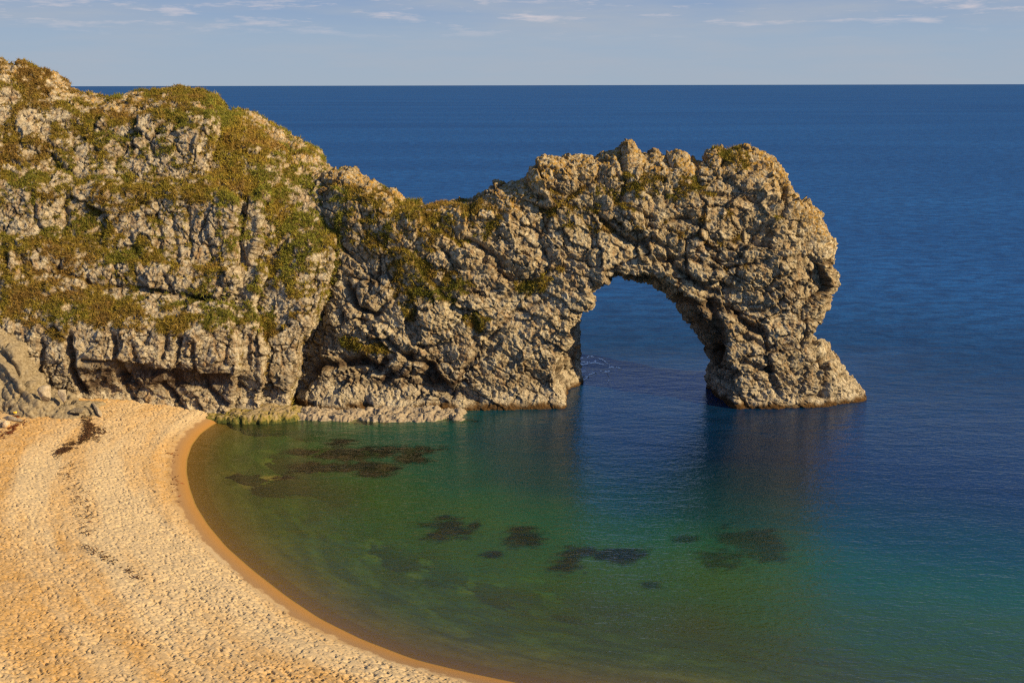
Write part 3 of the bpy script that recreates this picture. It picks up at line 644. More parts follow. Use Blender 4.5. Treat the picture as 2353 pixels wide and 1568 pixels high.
# ------------------------------------------------------------------ beach
h = .08
xs = np.arange(-96, 12, h); ys = np.arange(74, 172, h)
X, Y = np.meshgrid(xs, ys, indexing='ij')
Zc, s, t = ground(X[::10, ::10], Y[::10, ::10])
def up(a):
    i = np.linspace(0, a.shape[0] - 1, X.shape[0]); j = np.linspace(0, a.shape[1] - 1, X.shape[1])
    xi = (X[:, 0] - X[0, 0]) / (10 * h); yj = (Y[0] - Y[0, 0]) / (10 * h)
    xi = np.clip(xi, 0, a.shape[0] - 1.001); yj = np.clip(yj, 0, a.shape[1] - 1.001)
    i0 = xi.astype(int); j0 = yj.astype(int); u = (xi - i0)[:, None]; w = (yj - j0)[None]
    return a[i0][:, j0] * (1 - u) * (1 - w) + a[i0 + 1][:, j0] * u * (1 - w) + a[i0][:, j0 + 1] * (1 - u) * w + a[i0 + 1][:, j0 + 1] * u * w
S = up(s); T = up(t)
PX, PY = proj(np.stack([X, Y, up(Zc)], -1))
keep = (S > -2.5) & (PX > -110) & (PY < 1650)
Q2 = np.stack([X.ravel(), Y.ravel(), 0 * X.ravel()], 1)
sel = keep.ravel()
P2 = Q2[sel]; S1 = S.ravel()[sel]; T1 = T.ravel()[sel]
Z1 = np.interp(S1, *PROF)
# broad swells of the shingle, cusps and the storm berm
cov = sstep(2.3, 3.2, S1 + 1.0 * (fbm(P2 * .25, 70, 3) - .5))
Z1 += cov * (.5 * (fbm(P2 * .09, 60, 3) - .5) + .22 * (fbm(P2 * .35, 61, 3) - .5))
Z1 += .10 * np.exp(-((S1 - 4.6) / .8) ** 2)
# thousands of footprints trodden into the loose shingle
dep = np.zeros(len(P2), F32)
for sc, seed, dp, thr, ln in ((.50, 5, .15, .60, .34), (.68, 6, .19, .66, .29), (.34, 7, .08, .5, .36)):
    rx = (P2[:, 0] * sd[0] + P2[:, 1] * sd[1]) / math.cos(SUN_EL); ry = (-P2[:, 0] * sd[1] + P2[:, 1] * sd[0]) / math.cos(SUN_EL)
    q3 = np.stack([rx / sc * .8, ry / sc * 1.1], 1)
    i = np.floor(q3).astype(np.int64); zi = np.zeros(len(rx), np.int64); best = np.zeros(len(rx), F32)
    for a in (-1, 0, 1):
        for b in (-1, 0, 1):
            hh = _h(i[:, 0] + a, i[:, 1] + b, zi, seed)
            r1, r2, r3 = _f(hh), _f(hh * np.uint32(747796405) >> np.uint32(5)), _f(hh * np.uint32(2891336453) >> np.uint32(7))
            ox = q3[:, 0] - (i[:, 0] + a + .1 + .8 * r1); oy = q3[:, 1] - (i[:, 1] + b + .1 + .8 * r2)
            sz = .6 + .8 * r2; ox = ox / sz; oy = oy / sz + (r1 - .5) * ox
            g = sstep(ln * .75, ln * .45, ox) * np.clip(1 + (ox - ln * .2) / (ln * 2.2), 0, 1) * sstep(ln * .85, ln * .45, np.abs(oy)) * (r3 < thr) * sz
            best = np.maximum(best, g.astype(F32))
    dep -= dp * best
mask = cov * (.55 + .9 * (fbm(P2 * .16, 66, 3) - .15))
Z1 += dep * mask + .07 * cov * (fbm(P2 * 2.4, 67, 3) - .5)
idx = -np.ones(X.size, np.int64); idx[sel] = np.arange(sel.sum()); idx = idx.reshape(X.shape)
qd = np.stack([idx[:-1, :-1], idx[1:, :-1], idx[1:, 1:], idx[:-1, 1:]], -1).reshape(-1, 4); qd = qd[(qd >= 0).all(1)]
P2[:, 2] = Z1
tone = fbm(np.stack([S1 * .20, T1 * .03, 0 * S1], 1), 77, 5, .6)
m, nt = new_mat('shingle_sand'); p = pos(nt)
col = mixc(nt, rng_(nt, attr(nt, 'tone'), .38, .62), (.52, .315, .105), (.59, .47, .275))
col = mixc(nt, rng_(nt, noise(nt, p, .5, 5, .6), .42, .68, 0, .45), col, (.60, .46, .27))
f = noise(nt, p, 9, 6, .8)
col = mixc(nt, rng_(nt, f, .3, .7, .45, 0), col, (.30, .17, .06))
vf = N(nt, 'ShaderNodeTexWhiteNoise'); mm_ = N(nt, 'ShaderNodeVectorMath', operation='SNAP'); mm_.inputs[1].default_value = (.07, .07, 5); L(nt, p, mm_.inputs[0]); L(nt, mm_.outputs[0], vf.inputs['Vector'])
col = mixc(nt, rng_(nt, vf.outputs['Value'], .80, 1., 0, .55), col, (.58, .47, .33))
sA = attr(nt, 'shore'); wn = noise(nt, p, .5, 5, .65)
wetf = rng_(nt, mth(nt, 'ADD', sA, rng_(nt, wn, .3, .7, -.5, .5)), 2.0, 2.35, 1, 0)
wcol = mixc(nt, rng_(nt, noise(nt, p, 6, 5, .8), .3, .7), (.36, .18, .046), (.43, .23, .065))
wcol = mixc(nt, mth(nt, 'MULTIPLY', rng_(nt, sA, .6, 1.9, 0, .85), rng_(nt, noise(nt, p, 11, 4, .8), .3, .65, .4, 1)), wcol, (.30, .20, .11))
wcol = mixc(nt, rng_(nt, sA, 0, .25, 1, 0), wcol, (.27, .17, .036))
col = mixc(nt, wetf, col, wcol)
ro = rng_(nt, wetf, 0, 1, .95, .6)
finish(nt, col, ro, [(f, .05, .6)], .2); M_SAND = m
beach = mesh_obj('beach', P2, qd, M_SAND, attrs=dict(shore=S1, tone=tone)); tag(beach, kind='structure')

# ------------------------------------------------------------------ seabed
xs = np.arange(-70, 150, 1.0); ys = np.arange(60, 210, 1.0)
X, Y = np.meshgrid(xs, ys, indexing='ij'); Zb, s, t = ground(X, Y)
pp = np.stack([X.ravel(), Y.ravel(), 0 * X.ravel()], 1)
Zb = Zb + sstep(-1.5, -6, s) * .10 * np.sin(s * 1.15 + 3 * (fbm(pp * .06, 3, 3).reshape(X.shape) - .5) * 4)
Zb = np.where(s > -.6, Zb - .25, Zb)
keep = s < 1.6
idx = -np.ones(X.size, np.int64); idx[keep.ravel()] = np.arange(keep.sum()); idx = idx.reshape(X.shape)
qd = np.stack([idx[:-1, :-1], idx[1:, :-1], idx[1:, 1:], idx[:-1, 1:]], -1).reshape(-1, 4); qd = qd[(qd >= 0).all(1)]
vb = np.stack([X, Y, Zb - .12], -1).reshape(-1, 3)[keep.ravel()]
m, nt = new_mat('sea_floor_sand'); p = pos(nt)
sA = attr(nt, 'shore')
cv = N(nt, 'ShaderNodeCombineXYZ'); L(nt, mth(nt, 'MULTIPLY', sA, .42), cv.inputs[0]); L(nt, mth(nt, 'MULTIPLY', attr(nt, 'along'), .13), cv.inputs[1])
rip = noise(nt, cv.outputs[0], 1.0, 5, .6, .5)
col = mixc(nt, rng_(nt, rip, .36, .62), (.19, .17, .06), (.56, .46, .15))
col = mixc(nt, rng_(nt, noise(nt, p, .7, 5, .7), .42, .62, 0, .6), col, (.22, .19, .06))
col = mixc(nt, rng_(nt, sA, -12., -.5), col, (.27, .17, .036))
finish(nt, col, .9, []); M_BED = m
bed = mesh_obj('sea_floor', vb, qd, M_BED, attrs=dict(shore=s.ravel()[keep.ravel()], along=t.ravel()[keep.ravel()])); tag(bed, kind='structure')

# ------------------------------------------------------------------ where the seaweed grows
KELPS = [
 (790, 1037, 140, 15, 1, 'long brown seaweed bed in the green shallows, upper of the two long dark streaks'),
 (800, 1076, 190, 16, 2, 'longest brown seaweed bed, lower of the two long dark streaks below the cliff foot'),
 (940, 1042, 70, 20, 3, 'dark seaweed bed at the right end of the two long streaks'),
 (640, 1097, 46, 5, 4, 'thin seaweed sliver at the left below the long dark streaks'),
 (680, 1011, 34, 6, 5, 'small seaweed sliver nearest the green algae ledge'),
 (785, 1014, 40, 8, 6, 'small seaweed patch between cliff foot and upper long streak'),
 (1025, 1212, 62, 24, 7, 'brown seaweed patch in mid bay, leftmost of the offshore clumps'),
 (1208, 1236, 66, 30, 8, 'dark roundish seaweed clump in mid bay, second of the offshore clumps from the left'),
 (1310, 1284, 56, 28, 9, 'dark seaweed clump lying lowest in mid bay below the arch reflection'),
 (1440, 1272, 62, 18, 10, 'flat dark seaweed clump right of the lowest mid bay clump'),
 (1650, 1282, 70, 24, 11, 'broad dim seaweed bed below the reflection of the sea pillar'),
 (1745, 1240, 80, 34, 12, 'large dim seaweed bed inside the brown reflection of the sea pillar'),
 (1580, 1236, 40, 10, 13, 'small faint seaweed clump left of the sea pillar reflection'),
 (1090, 1208, 16, 9, 14, 'tiny seaweed tuft right beside the leftmost offshore clump'),
 (1130, 1272, 22, 6, 15, 'tiny faint seaweed tuft below and left of the roundish clump'),
 (1500, 1345, 26, 9, 16, 'faint solitary seaweed tuft nearest the camera in the teal water'),
 (900, 962, 150, 9, 17, 'dark weed strip along the water edge under the rubbly rock shelf')]
def kelp_height(x, y, cx, cy, rx, ry, seed):
    c0 = at_z(cx, cy, 0.)[:2]; ex = abs(at_z(cx + rx, cy, 0.)[0] - c0[0]); ey = abs(at_z(cx, cy - ry, 0.)[1] - c0[1])
    rr = np.hypot((x - c0[0]) / ex, (y - c0[1]) / ey)
    nn = fbm(np.stack([x * .20, y * .34, 0 * x + seed], 1), seed, 4) - .5
    n2 = fbm(np.stack([x * .7, y * 1.3, 0 * x + seed], 1), seed + 1, 5, .65) - .5
    return np.where(rr < 1.6, 1.15 - rr + 2.0 * nn + 1.5 * n2, -1)
# ------------------------------------------------------------------ sea
def grow(a, b, step, far):
    mid = np.arange(a, b + .01, step); k = 1; lo = []; hi = []; st = step; x = b
    while x < far: st *= 1.35; x += st; hi.append(x)
    st = step; x = a
    while x > -far: st *= 1.35; x -= st; lo.append(x)
    return np.array(lo[::-1] + list(mid) + hi)
xs = grow(-64, 130, .5, 60000); ys = grow(72, 230, .5, 60000)
X, Y = np.meshgrid(xs, ys, indexing='ij')
s, t = shore_s(X, Y)
dep = -np.interp(s, *PROF)
near = (X > -80) & (X < 140) & (Y > 60) & (Y < 240)
dep = np.maximum(dep, 34 * sstep(172, 190, Y) * sstep(-20, 0, X)); dep = np.where(near, dep, np.where(Y > 172, 34, np.maximum(dep, 12)))
weed = np.zeros(X.shape)
for kk in KELPS:
    hk = kelp_height(X.ravel(), Y.ravel(), *kk[:5]).reshape(X.shape)
    st = .93 if kk[4] in (1, 2, 3, 4, 5, 6, 17) else (.62 if kk[4] in (11, 12, 13, 16) else .85)
    weed = np.maximum(weed, st * sstep(-.05, .55, hk))
far = sstep(115, 330, np.hypot(X * .95, Y))
opn = np.maximum(sstep(60, 150, -s), sstep(172, 215, Y)); opn = np.where(near, opn, np.where((Y > 240) | (X > 140), 1., opn))
idx = np.arange(X.size).reshape(X.shape)
qd = np.stack([idx[:-1, :-1], idx[1:, :-1], idx[1:, 1:], idx[:-1, 1:]], -1).reshape(-1, 4)
ok = ~((s > 2.0) & near).ravel()
ok &= ~((X.ravel() < -64) & (Y.ravel() < 152))
qd = qd[ok[qd].all(1)]
m, nt = new_mat('sea_water'); p = pos(nt)
D = attr(nt, 'depth')
pat = noise(nt, p, .035, 3)
Dn = mth(nt, 'ADD', D, rng_(nt, pat, .3, .7, -1.5, 1.5))
cr = N(nt, 'ShaderNodeValToRGB'); L(nt, rng_(nt, Dn, 0, 34), cr.inputs[0]); el = cr.color_ramp.elements
el[0].position = 0; el[0].color = (.062, .056, .009, 1); el[1].position = 1; el[1].color = (.001, .013, .036, 1)
for po, c in ((.08, (.070, .086, .010)), (.16, (.044, .112, .016)), (.28, (.012, .090, .040)), (.40, (.002, .050, .048)), (.54, (.001, .025, .036)), (.75, (.001, .013, .034))):
    e = el.new(po); e.color = c + (1,)
bigp = noise(nt, p, .004, 4, .6)
mps = N(nt, 'ShaderNodeMapping'); mps.inputs['Scale'].default_value = (.0012, .006, 1); L(nt, p, mps.inputs[0])
swth = noise(nt, mps.outputs[0], 1.0, 5, .6)
farc = mixc(nt, rng_(nt, swth, .35, .65), (.008, .078, .255), (.016, .122, .36))
mpc = N(nt, 'ShaderNodeMapping'); mpc.inputs['Scale'].default_value = (.05, .20, 1); L(nt, p, mpc.inputs[0])
farc = mixc(nt, rng_(nt, noise(nt, mpc.outputs[0], 1.0, 7, .75), .38, .66, 0, .6), farc, (.004, .046, .17))
mpd = N(nt, 'ShaderNodeMapping'); mpd.inputs['Scale'].default_value = (.14, .26, 1); L(nt, p, mpd.inputs[0])
farc = mixc(nt, rng_(nt, noise(nt, mpd.outputs[0], 1.0, 4, .7), .42, .60, 0, .7), farc, (.004, .034, .125))
bcol = mixc(nt, attr(nt, 'far'), cr.outputs[0], farc)
def wave_noise(sx, sy, rot, det):
    mpx = N(nt, 'ShaderNodeMapping'); mpx.inputs['Scale'].default_value = (sx, sy, 1); mpx.inputs['Rotation'].default_value = (0, 0, rot); L(nt, p, mpx.inputs[0])
    return noise(nt, mpx.outputs[0], 1.0, det, .55, .4)
w1 = wave_noise(.28, .75, .25, 3); w2 = wave_noise(1.1, 2.4, -.2, 3); w3 = wave_noise(.07, .20, .1, 2)
calm = rng_(nt, attr(nt, 'open'), 0, .9, .27, 1.0)
w4 = wave_noise(2.2, 5.0, .3, 2)
fine_ = rng_(nt, attr(nt, 'open'), 0, .9, .55, 1.0)
last = None
for hgt, dist, stg in ((w3, .6, calm), (w1, .45, calm), (w2, .15, fine_), (w4, .04, fine_)):
    b = N(nt, 'ShaderNodeBump', i_Distance=dist); L(nt, hgt, b.inputs['Height']); L(nt, stg, b.inputs['Strength'])
    if last: L(nt, last, b.inputs['Normal'])
    last = b.outputs[0]
df = N(nt, 'ShaderNodeBsdfDiffuse'); L(nt, bcol, df.inputs[0]); L(nt, last, df.inputs['Normal'])
tb = N(nt, 'ShaderNodeBsdfTransparent')
tint = N(nt, 'ShaderNodeValToRGB'); L(nt, rng_(nt, mth(nt, 'MULTIPLY', D, mth(nt, 'SUBTRACT', 1., mth(nt, 'MULTIPLY', attr(nt, 'weed'), .85))), 0, 12), tint.inputs[0]); te = tint.color_ramp.elements
te[0].position = 0; te[0].color = (.96, .90, .80, 1); te[1].position = 1; te[1].color = (.20, .62, .50, 1); e = te.new(.25); e.color = (.42, .72, .40, 1)
L(nt, tint.outputs[0], tb.inputs[0])
opq = mth(nt, 'SUBTRACT', 1., mth(nt, 'POWER', 2.718, mth(nt, 'MULTIPLY', mth(nt, 'MAXIMUM', D, 0.), -.15)))
opq = mth(nt, 'MAXIMUM', opq, rng_(nt, D, 9, 16))
opq = mth(nt, 'MULTIPLY', opq, mth(nt, 'SUBTRACT', 1., attr(nt, 'weed')))
ms = N(nt, 'ShaderNodeMixShader'); L(nt, opq, ms.inputs[0]); L(nt, tb.outputs[0], ms.inputs[1]); L(nt, df.outputs[0], ms.inputs[2])
gl = N(nt, 'ShaderNodeBsdfGlossy', i_Roughness=.06); L(nt, last, gl.inputs['Normal'])
fr = N(nt, 'ShaderNodeFresnel', i_IOR=1.85); L(nt, last, fr.inputs['Normal'])
fac = mth(nt, 'MINIMUM', fr.outputs[0], rng_(nt, attr(nt, 'open'), 0, 1, .45, .12))
mg = N(nt, 'ShaderNodeMixShader'); L(nt, fac, mg.inputs[0]); L(nt, ms.outputs[0], mg.inputs[1]); L(nt, gl.outputs[0], mg.inputs[2])
o = N(nt, 'ShaderNodeOutputMaterial'); L(nt, mg.outputs[0], o.inputs[0]); M_SEA = m
sea = mesh_obj('sea_water', np.stack([X, Y, 0 * X], -1).reshape(-1, 3), qd, M_SEA, attrs=dict(depth=dep.ravel(), open=opn.ravel(), far=far.ravel(), weed=weed.ravel())); tag(sea, kind='structure')

# ------------------------------------------------------------------ seaweed beds on the sea floor
m, nt = new_mat('brown_kelp'); p = pos(nt)
col = mixc(nt, rng_(nt, noise(nt, p, 1.2, 5, .7), .35, .65), (.045, .022, .014), (.11, .055, .034))
finish(nt, col, .8, [], .2); M_KELP = m
def kelp(cx, cy, rx, ry, seed, label):
    """a mat of kelp: outline in pixels turned into a low lumpy bed at its own depth, fringed with fronds"""
    n = 26; r = np.random.default_rng(seed)
    c0 = at_z(cx, cy, 0.)[:2]
    gx = np.linspace(-1.55, 1.55, 90); gy = np.linspace(-1.55, 1.55, 90)
    ex = abs(at_z(cx + rx, cy, 0.)[0] - c0[0]); ey = abs(at_z(cx, cy - ry, 0.)[1] - c0[1])
    GX, GY = np.meshgrid(gx * ex, gy * ey, indexing='ij')
    P = np.stack([GX.ravel() + c0[0], GY.ravel() + c0[1], 0 * GX.ravel()], 1)
    hgt = kelp_height(P[:, 0], P[:, 1], cx, cy, rx, ry, seed)
    n2 = vnoise(P * .8, seed + 3) - .5
    g, s_, t_ = ground(P[:, 0], P[:, 1])
    zb = np.maximum(g, -2.2)
    P[:, 2] = zb + .1 + .9 * np.clip(hgt, 0, .8) + .25 * n2
    P[:, 2] = np.minimum(zb + .1 + .9 * np.clip(hgt, 0, .8) + .25 * n2, -.35)
    ok = hgt > -.12
    I = np.arange(90 * 90).reshape(90, 90)
    f = np.stack([I[:-1, :-1], I[1:, :-1], I[1:, 1:], I[:-1, 1:]], -1).reshape(-1, 4); f = f[ok[f].sum(1) >= 3]
    k = r.choice(np.flatnonzero(ok), min(260, ok.sum()), replace=False)
    fv = []; ff = []
    b = len(P)
    for i in k:
        a = r.uniform(0, 6.28); l = r.uniform(.5, 1.4); d = np.array([math.cos(a), math.sin(a) * .6, .05]); w = np.array([-d[1], d[0], 0]) * .12
        base = P[i]; q4 = [base - w, base + w, base + d * l + w * .3, base + d * l - w * .3]
        ff.append([b + len(fv) + j for j in range(4)]); fv += q4
    V = np.concatenate([P, np.array(fv)]); V[:, 2] = np.minimum(V[:, 2], -.2)
    f = np.concatenate([f, np.array(ff)])
    u, inv = np.unique(f.ravel(), return_inverse=True)
    o = mesh_obj('seaweed_bed', V[u], inv.reshape(-1, 4), M_KELP); tag(o, label, 'seaweed', 'dark seaweed beds under the bay water')
for a in KELPS: kelp(*a)

# ------------------------------------------------------------------ low rock shelves at the waterline
def shelf(name, front_px, depth, hmax, mat, seed, label, cat, blk=1.0):
    FP = np.array(front_px, float); W = at_z(FP[:, 0], FP[:, 1], 0.)[:, :2]
    hgt = FP[:, 2]; h = .14
    x0, x1 = W[:, 0].min() - .5, W[:, 0].max() + .5; y0 = W[:, 1].min() - 1.5; y1 = W[:, 1].max() + depth
    xs = np.arange(x0, x1, h); ys = np.arange(y0, y1, h); X, Y = np.meshgrid(xs, ys, indexing='ij')
    o_ = np.argsort(W[:, 0]); yf = np.interp(X, W[o_, 0], W[o_, 1]); hm = np.interp(X, W[o_, 0], hgt[o_])
    P = np.stack([X.ravel(), Y.ravel(), 0 * X.ravel()], 1)
    wob = (2.2 * (fbm(P * .45, seed, 3) - .5)).reshape(X.shape)
    e = Y - yf + wob
    ends = sstep(0, 2.5, X - x0) * sstep(0, 2.5, x1 - X)
    Zt = -1.6 + (hm + 1.6) * sstep(-1.6, 1.3, e) * ends + .06 * np.clip(e, 0, 9)
    V = np.stack([X, Y, Zt], -1).reshape(-1, 3)
    I = np.arange(X.size).reshape(X.shape); f = np.stack([I[:-1, :-1], I[1:, :-1], I[1:, 1:], I[:-1, 1:]], -1).reshape(-1, 4)
    n = vnormals(V, f); bs = blk
    for S0, amp, tilt in ((2.2, .35, .16), (.9, .18, .16), (.45, .07, .12)):
        F1, F2, hv, ov = worley((V + .4 * (np.stack([vnoise(V * 1.3, seed + k) for k in (1, 2, 3)], 1) - .5)) / S0, seed)
        V = V + n * (bs * (amp * (2 * hv[:, 0] - 1) + 2 * tilt * S0 * ((hv[:, 1] - .5) * ov[:, 0] + (hv[:, 2] - .5) * ov[:, 1]) - amp * .7 * np.exp(-((F2 - F1) / .1) ** 2)))[:, None]
    V[:, 2] += bs * .25 * (fbm(V * 1.8, seed + 9, 4) - .5)
    keep = (V[:, 2] > -1.3); f = f[keep[f].any(1)]; u, inv = np.unique(f.ravel(), return_inverse=True)
    o = mesh_obj(name, V[u], inv.reshape(-1, 4), mat); tag(o, label, cat); return o
shelf('rock_shelf', [(655, 967, .4), (690, 966, .8), (730, 966, .9), (800, 966, .6), (870, 967, .7), (940, 970, .6), (1000, 968, .8), (1040, 966, .6), (1082, 962, .3)], 3.4, 1.5, M_SHELF, 51, 'low rubbly pale rock shelf at the waterline under the cliff left of the arch', 'rock shelf')
shelf('algae_ledge', [(425, 962, .5), (470, 968, .7), (530, 974, .9), (600, 975, 1.2), (650, 971, 1.3), (700, 966, 1.0)], 3.2, 2.0, M_ALGAE, 57, 'rock ledge streaked with green and yellow algae where beach meets water', 'rock ledge', .55)

# ------------------------------------------------------------------ boulders
bm = bmesh.new(); bmesh.ops.create_icosphere(bm, subdivisions=4, radius=1); ICO_V = np.array([v_.co[:] for v_ in bm.verts]); ICO_F = np.array([[v_.index for v_ in f_.verts] for f_ in bm.faces]); bm.free()
def boulder(name, px, py, zb, size, mat, seed, label, cat='boulder', rot=0., tilt=0., group=None, sink=.25):
    r = np.random.default_rng(seed); k = 8
    nrm = r.normal(size=(k, 3)); nrm /= np.linalg.norm(nrm, axis=1, keepdims=True); dd = r.uniform(.48, .85, k)
    dots = ICO_V @ nrm.T
    rad = np.min(np.where(dots > .05, dd[None] / np.maximum(dots, .05), 9), axis=1); rad = np.minimum(rad, 1.05)
    P = ICO_V * rad[:, None]
    P += ICO_V * ((fbm(P * 2.5 + seed, seed, 4) - .5) * .16)[:, None]
    P = P * np.array(size)
    P = P @ np.array(Matrix.Rotation(tilt, 3, 'Y')).T @ np.array(Matrix.Rotation(rot, 3, 'Z')).T
    w = None if isinstance(zb, str) else at_z(px, py, zb)
    if zb == 'spur': w = at_y(px, py, float(sp_front(np.array([px * 1.]), np.array([py * 1.]))[0]) - .5)
    elif zb == 'ground':
        w = at_z(px, py, 3.)
        for _ in range(6): w = at_z(px, py, float(ground(np.array([w[0]]), np.array([w[1]]))[0][0]) + .1)
    P[:, 2] -= P[:, 2].min() + sink * (P[:, 2].max() - P[:, 2].min())
    o = mesh_obj(name, P, ICO_F, mat, smooth=False); o.location = w
    return tag(o, label, cat, group)
boulder('boulder', 106, 915, 'spur', (1.3, .9, 1.55), M_WHITE, 3, 'larger pale angular boulder on the rock ramp against the cliff foot, left of its neighbour', rot=.3)
boulder('boulder', 144, 917, 'spur', (1.0, .8, 1.25), M_WHITE, 8, 'smaller pale angular boulder at the cliff foot, nearest the dark vertical crack', rot=-.2)
boulder('rock_slab', 224, 944, 'ground', (2.9, .5, .45), M_WHITE, 12, 'long pale rock slab pointing down the beach, nearest the open sand', 'rock slab', rot=-.95, tilt=.1)
boulder('rock_slab', 206, 946, 'ground', (2.2, .5, .42), M_SPUR, 13, 'shorter grey rock slab beside the long pale one', 'rock slab', rot=-.9, tilt=.1)
boulder('rock_slab', 178, 946, 'spur', (1.6, 1.0, .6), M_SPUR, 14, 'broken grey rock slab at the tip of the rock ramp', 'rock slab', rot=-.5)
boulder('rock_slab', 28, 962, 'ground', (2.4, .55, .45), M_WHITE, 15, 'white rock slab at the left edge beside dark weed', 'rock slab', rot=-.35, tilt=.05)
boulder('boulder', 15, 980, 'ground', (.62, .5, .75), M_ORANGE, 16, 'orange-streaked boulder at the left edge on the sand', rot=.2)
boulder('boulder', 2, 977, 'ground', (.5, .5, .6), M_WHITE, 17, 'small white boulder at the very left edge beside the orange one', rot=.2)
m, nt = new_mat('yellow_plastic'); finish(nt, (.75, .50, .04), .5, [(noise(nt, pos(nt), 8, 3), .02, .4)], .4)
boulder('float', 35, 949, 'spur', (.30, .2, .2), m, 18, 'small yellow float washed up on the sand by the rock ramp', 'float', sink=.05)
for k, (a, b, zz, sx) in enumerate(((985, 480, 0, .6), (1000, 479, 0, .5), (1015, 484, 0, .55))):
    Yc = float(arch_front(np.array([a]), np.array([b]))[0]) + 2.0
    w = at_y(a, b + 8, Yc)
    boulder('loose_stone', a, b, 0., (sx, sx * .8, sx * .8), M_SHELF, 30 + k, ['loose stone on the low saddle of the ridge, leftmost of three', 'loose stone on the low saddle of the ridge, middle of three', 'loose stone on the low saddle of the ridge, rightmost of three'][k], 'stone', group='loose stones on the saddle').location = w

# ------------------------------------------------------------------ grass on the rocks
def grass(name, M, count, seed, label, lim):
    v, q, veg, n = M; r = np.random.default_rng(seed)
    fc = v[q].mean(1); fv = veg[q].mean(1); fn = n[q].mean(1)
    a = v[q[:, 2]] - v[q[:, 0]]; b = v[q[:, 3]] - v[q[:, 1]]; ar = np.linalg.norm(np.cross(a, b), axis=1) / 2
    px, py = proj(fc)
    toC = CAM - fc; toC /= np.linalg.norm(toC, axis=1, keepdims=True)
    w = ar * np.clip(fv - .45, 0, 1) * ((toC * fn).sum(1) > -.25) * lim(px, py)
    if w.sum() == 0: return
    k = r.choice(len(q), count, p=w / w.sum())
    P = fc[k] + r.normal(size=(count, 3)) * .10; nn = fn[k]
    patch = fbm(P * .16, seed + 1, 4); p2 = fbm(P * .7, seed + 2, 3)
    gx, gy = px[k], py[k]
    green = np.clip(.5 + 2.6 * (patch - .5) + 1.3 * (p2 - .5) + .32 * (gx > 470) * (gx < 800) * (gy < 760), 0, 1)
    lush = 1 + .35 * ((gx > 480) & (gx < 790) & (gy < 700))
    rust = np.array([.25, .155, .042]); olive = np.array([.27, .20, .032]); gr = np.array([.175, .17, .028])
    col = np.where((green < .5)[:, None], rust + (olive - rust) * (green * 2)[:, None], olive + (gr - olive) * (green * 2 - 1)[:, None])
    col = col * r.uniform(.6, 1.4, (count, 1)) * lush[:, None]
    V = []; C = []
    down = np.stack([0 * nn[:, 0], 0 * nn[:, 0], -np.ones(count)], 1)
    for j in range(5):
        dirn = nn * r.uniform(.35, 1.0, (count, 1)) + down * r.uniform(-.5, .7, (count, 1)) + r.normal(size=(count, 3)) * .45
        dirn /= np.linalg.norm(dirn, axis=1, keepdims=True)
        side = np.cross(dirn, r.normal(size=(count, 3))); side /= np.linalg.norm(side, axis=1, keepdims=True)
        l = r.uniform(.28, .80, (count, 1)); wd = r.uniform(.035, .085, (count, 1))
        b0 = P + r.normal(size=(count, 3)) * .08 - nn * .05
        V.append(np.stack([b0 - side * wd, b0 + side * wd, b0 + dirn * l], 1)); C.append(np.repeat((col * r.uniform(.75, 1.25, (count, 1)))[:, None], 3, 1))
    V = np.concatenate(V).reshape(-1, 3); C = np.concatenate(C).reshape(-1, 3)
    o = mesh_obj(name, V, np.arange(len(V)).reshape(-1, 3), M_GRASS, cols=C, smooth=False); tag(o, label, 'grass', kind='stuff')
grass('headland_grass', HEADM, 72000, 5, 'brown and green tufted grass on the headland ledges', lambda x, y: (x > -60))
grass('arch_grass', ARCH, 16000, 6, 'sparse brown grass tufts in the joints of the rock arch', lambda x, y: (x > 640))

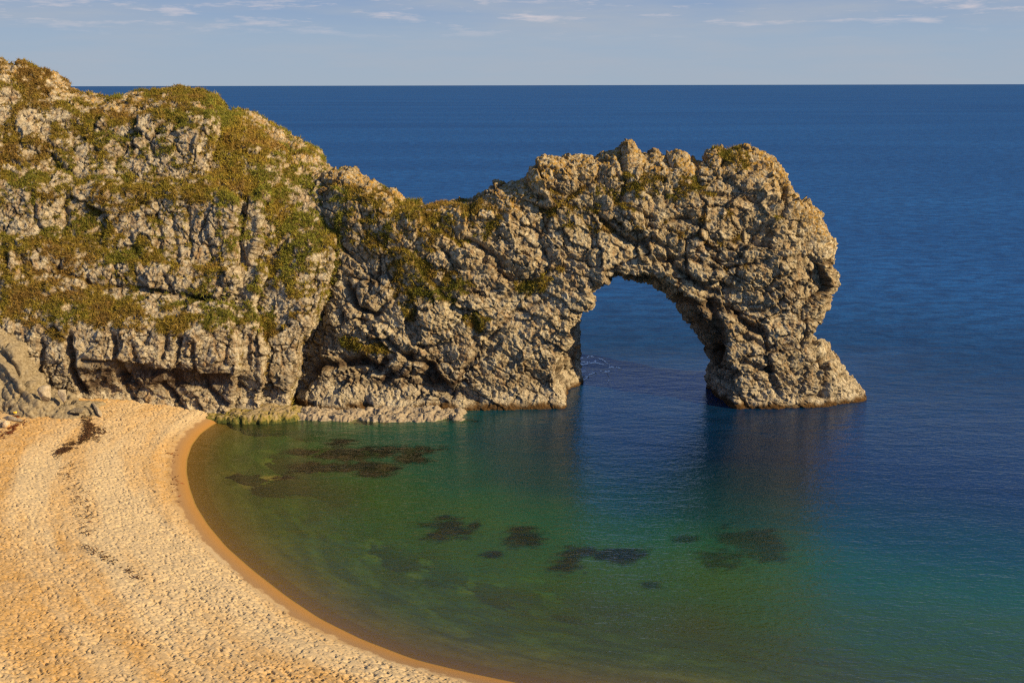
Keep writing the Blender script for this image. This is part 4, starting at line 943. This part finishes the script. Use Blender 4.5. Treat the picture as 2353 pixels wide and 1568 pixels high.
# ------------------------------------------------------------------ weed wrack on the sand
m, nt = new_mat('dry_weed'); c = N(nt, 'ShaderNodeVertexColor', layer_name='tint'); finish(nt, c.outputs[0], .85, [], .2); M_WRACK = m
def wrack(lines, seed):
    r = np.random.default_rng(seed); V = []; C = []
    for cnt, spread, pts, red in lines:
        P = np.array(pts, float); seg = np.hypot(*np.diff(P, axis=0).T); cum = np.concatenate([[0], np.cumsum(seg)])
        u = r.uniform(0, cum[-1], cnt); x = np.interp(u, cum, P[:, 0]) + r.normal(size=cnt) * spread; y = np.interp(u, cum, P[:, 1]) + r.normal(size=cnt) * spread * .45
        clump = vnoise(np.stack([x * .08, y * .16, 0 * x], 1), seed); ok = r.uniform(0, 1, cnt) < sstep(.12, .5, clump) * 1.1
        x, y = x[ok], y[ok]; W = at_z(x, y, 2.6)
        for _ in range(3):
            g, s, t = ground(W[:, 0], W[:, 1]); W = at_z(x, y, g)
        for w in W:
            a = r.uniform(0, 6.28); l = r.uniform(.12, .42); wd = r.uniform(.03, .10)
            d = np.array([math.cos(a), math.sin(a), r.normal() * .25]); sd_ = np.array([-math.sin(a), math.cos(a), r.normal() * .3])
            w = w + np.array([0, 0, r.uniform(.02, .16)])
            V += [w - d * l - sd_ * wd * .3, w + sd_ * wd, w + d * l + sd_ * wd * .2, w - sd_ * wd]
            c0 = np.array([.075, .035, .014]) if not red else np.array([.15, .045, .014])
            C += [c0 * r.uniform(.5, 1.5)] * 4
    V = np.array(V); o = mesh_obj('washed_up_weed', V, np.arange(len(V)).reshape(-1, 4), M_WRACK, cols=np.array(C), smooth=False)
    tag(o, 'dark brown line of washed-up weed across the upper beach', 'weed', kind='stuff')
wrack([(1500, 7, [(197, 957), (206, 985), (200, 1000), (180, 1015), (150, 1032), (130, 1042)], 0), (350, 14, [(205, 975), (230, 1000), (220, 1010)], 0), (500, 6, [(0, 1010), (25, 985), (55, 972)], 1), (350, 5, [(38, 955), (80, 951)], 1), (220, 14, [(140, 1050), (165, 1100), (190, 1170), (200, 1230)], 0), (60, 8, [(395, 1025), (400, 1060), (398, 1100), (410, 1150)], 1), (150, 10, [(180, 1250), (260, 1290), (330, 1330)], 0)], 9)

# ------------------------------------------------------------------ foam behind the arch
m, nt = new_mat('sea_foam'); finish(nt, (.85, .88, .90), .7, [], .2); M_FOAM = m
r = np.random.default_rng(3); V = []; FQ = []
for pts in ([(1330, 855), (1345, 852), (1370, 858), (1390, 845), (1410, 842)], [(1320, 838), (1345, 836), (1365, 832), (1380, 835), (1402, 840), (1425, 845)], [(1318, 848), (1330, 862), (1352, 866), (1340, 872)], [(1335, 822), (1360, 818), (1385, 826), (1400, 838)], [(1392, 852), (1400, 868), (1396, 880)], [(1322, 830), (1350, 832), (1372, 828)], [(1330, 868), (1360, 858), (1400, 852)], [(1480, 938), (1500, 939), (1520, 936)][0:0]):
    if not pts: continue
    P = np.array(pts, float); u = np.linspace(0, len(P) - 1, 60); x = np.interp(u, range(len(P)), P[:, 0]) + r.normal(size=60) * .3; y = np.interp(u, range(len(P)), P[:, 1]) + r.normal(size=60) * .45
    W = at_z(x, y, .05)
    for a in range(59):
        if vnoise(np.array([[a * .25, P[0, 0], 0]]), 4)[0] < .36: continue
        w = r.uniform(.16, .42) ; nrm = np.array([0, w * 1.6, 0])
        V += [W[a] - nrm, W[a + 1] - nrm, W[a + 1] + nrm, W[a] + nrm]
V = np.array(V); o = mesh_obj('sea_foam', V, np.arange(len(V)).reshape(-1, 4), M_FOAM, smooth=False); tag(o, 'thin white foam threads on the water seen through the arch', 'foam', kind='stuff')
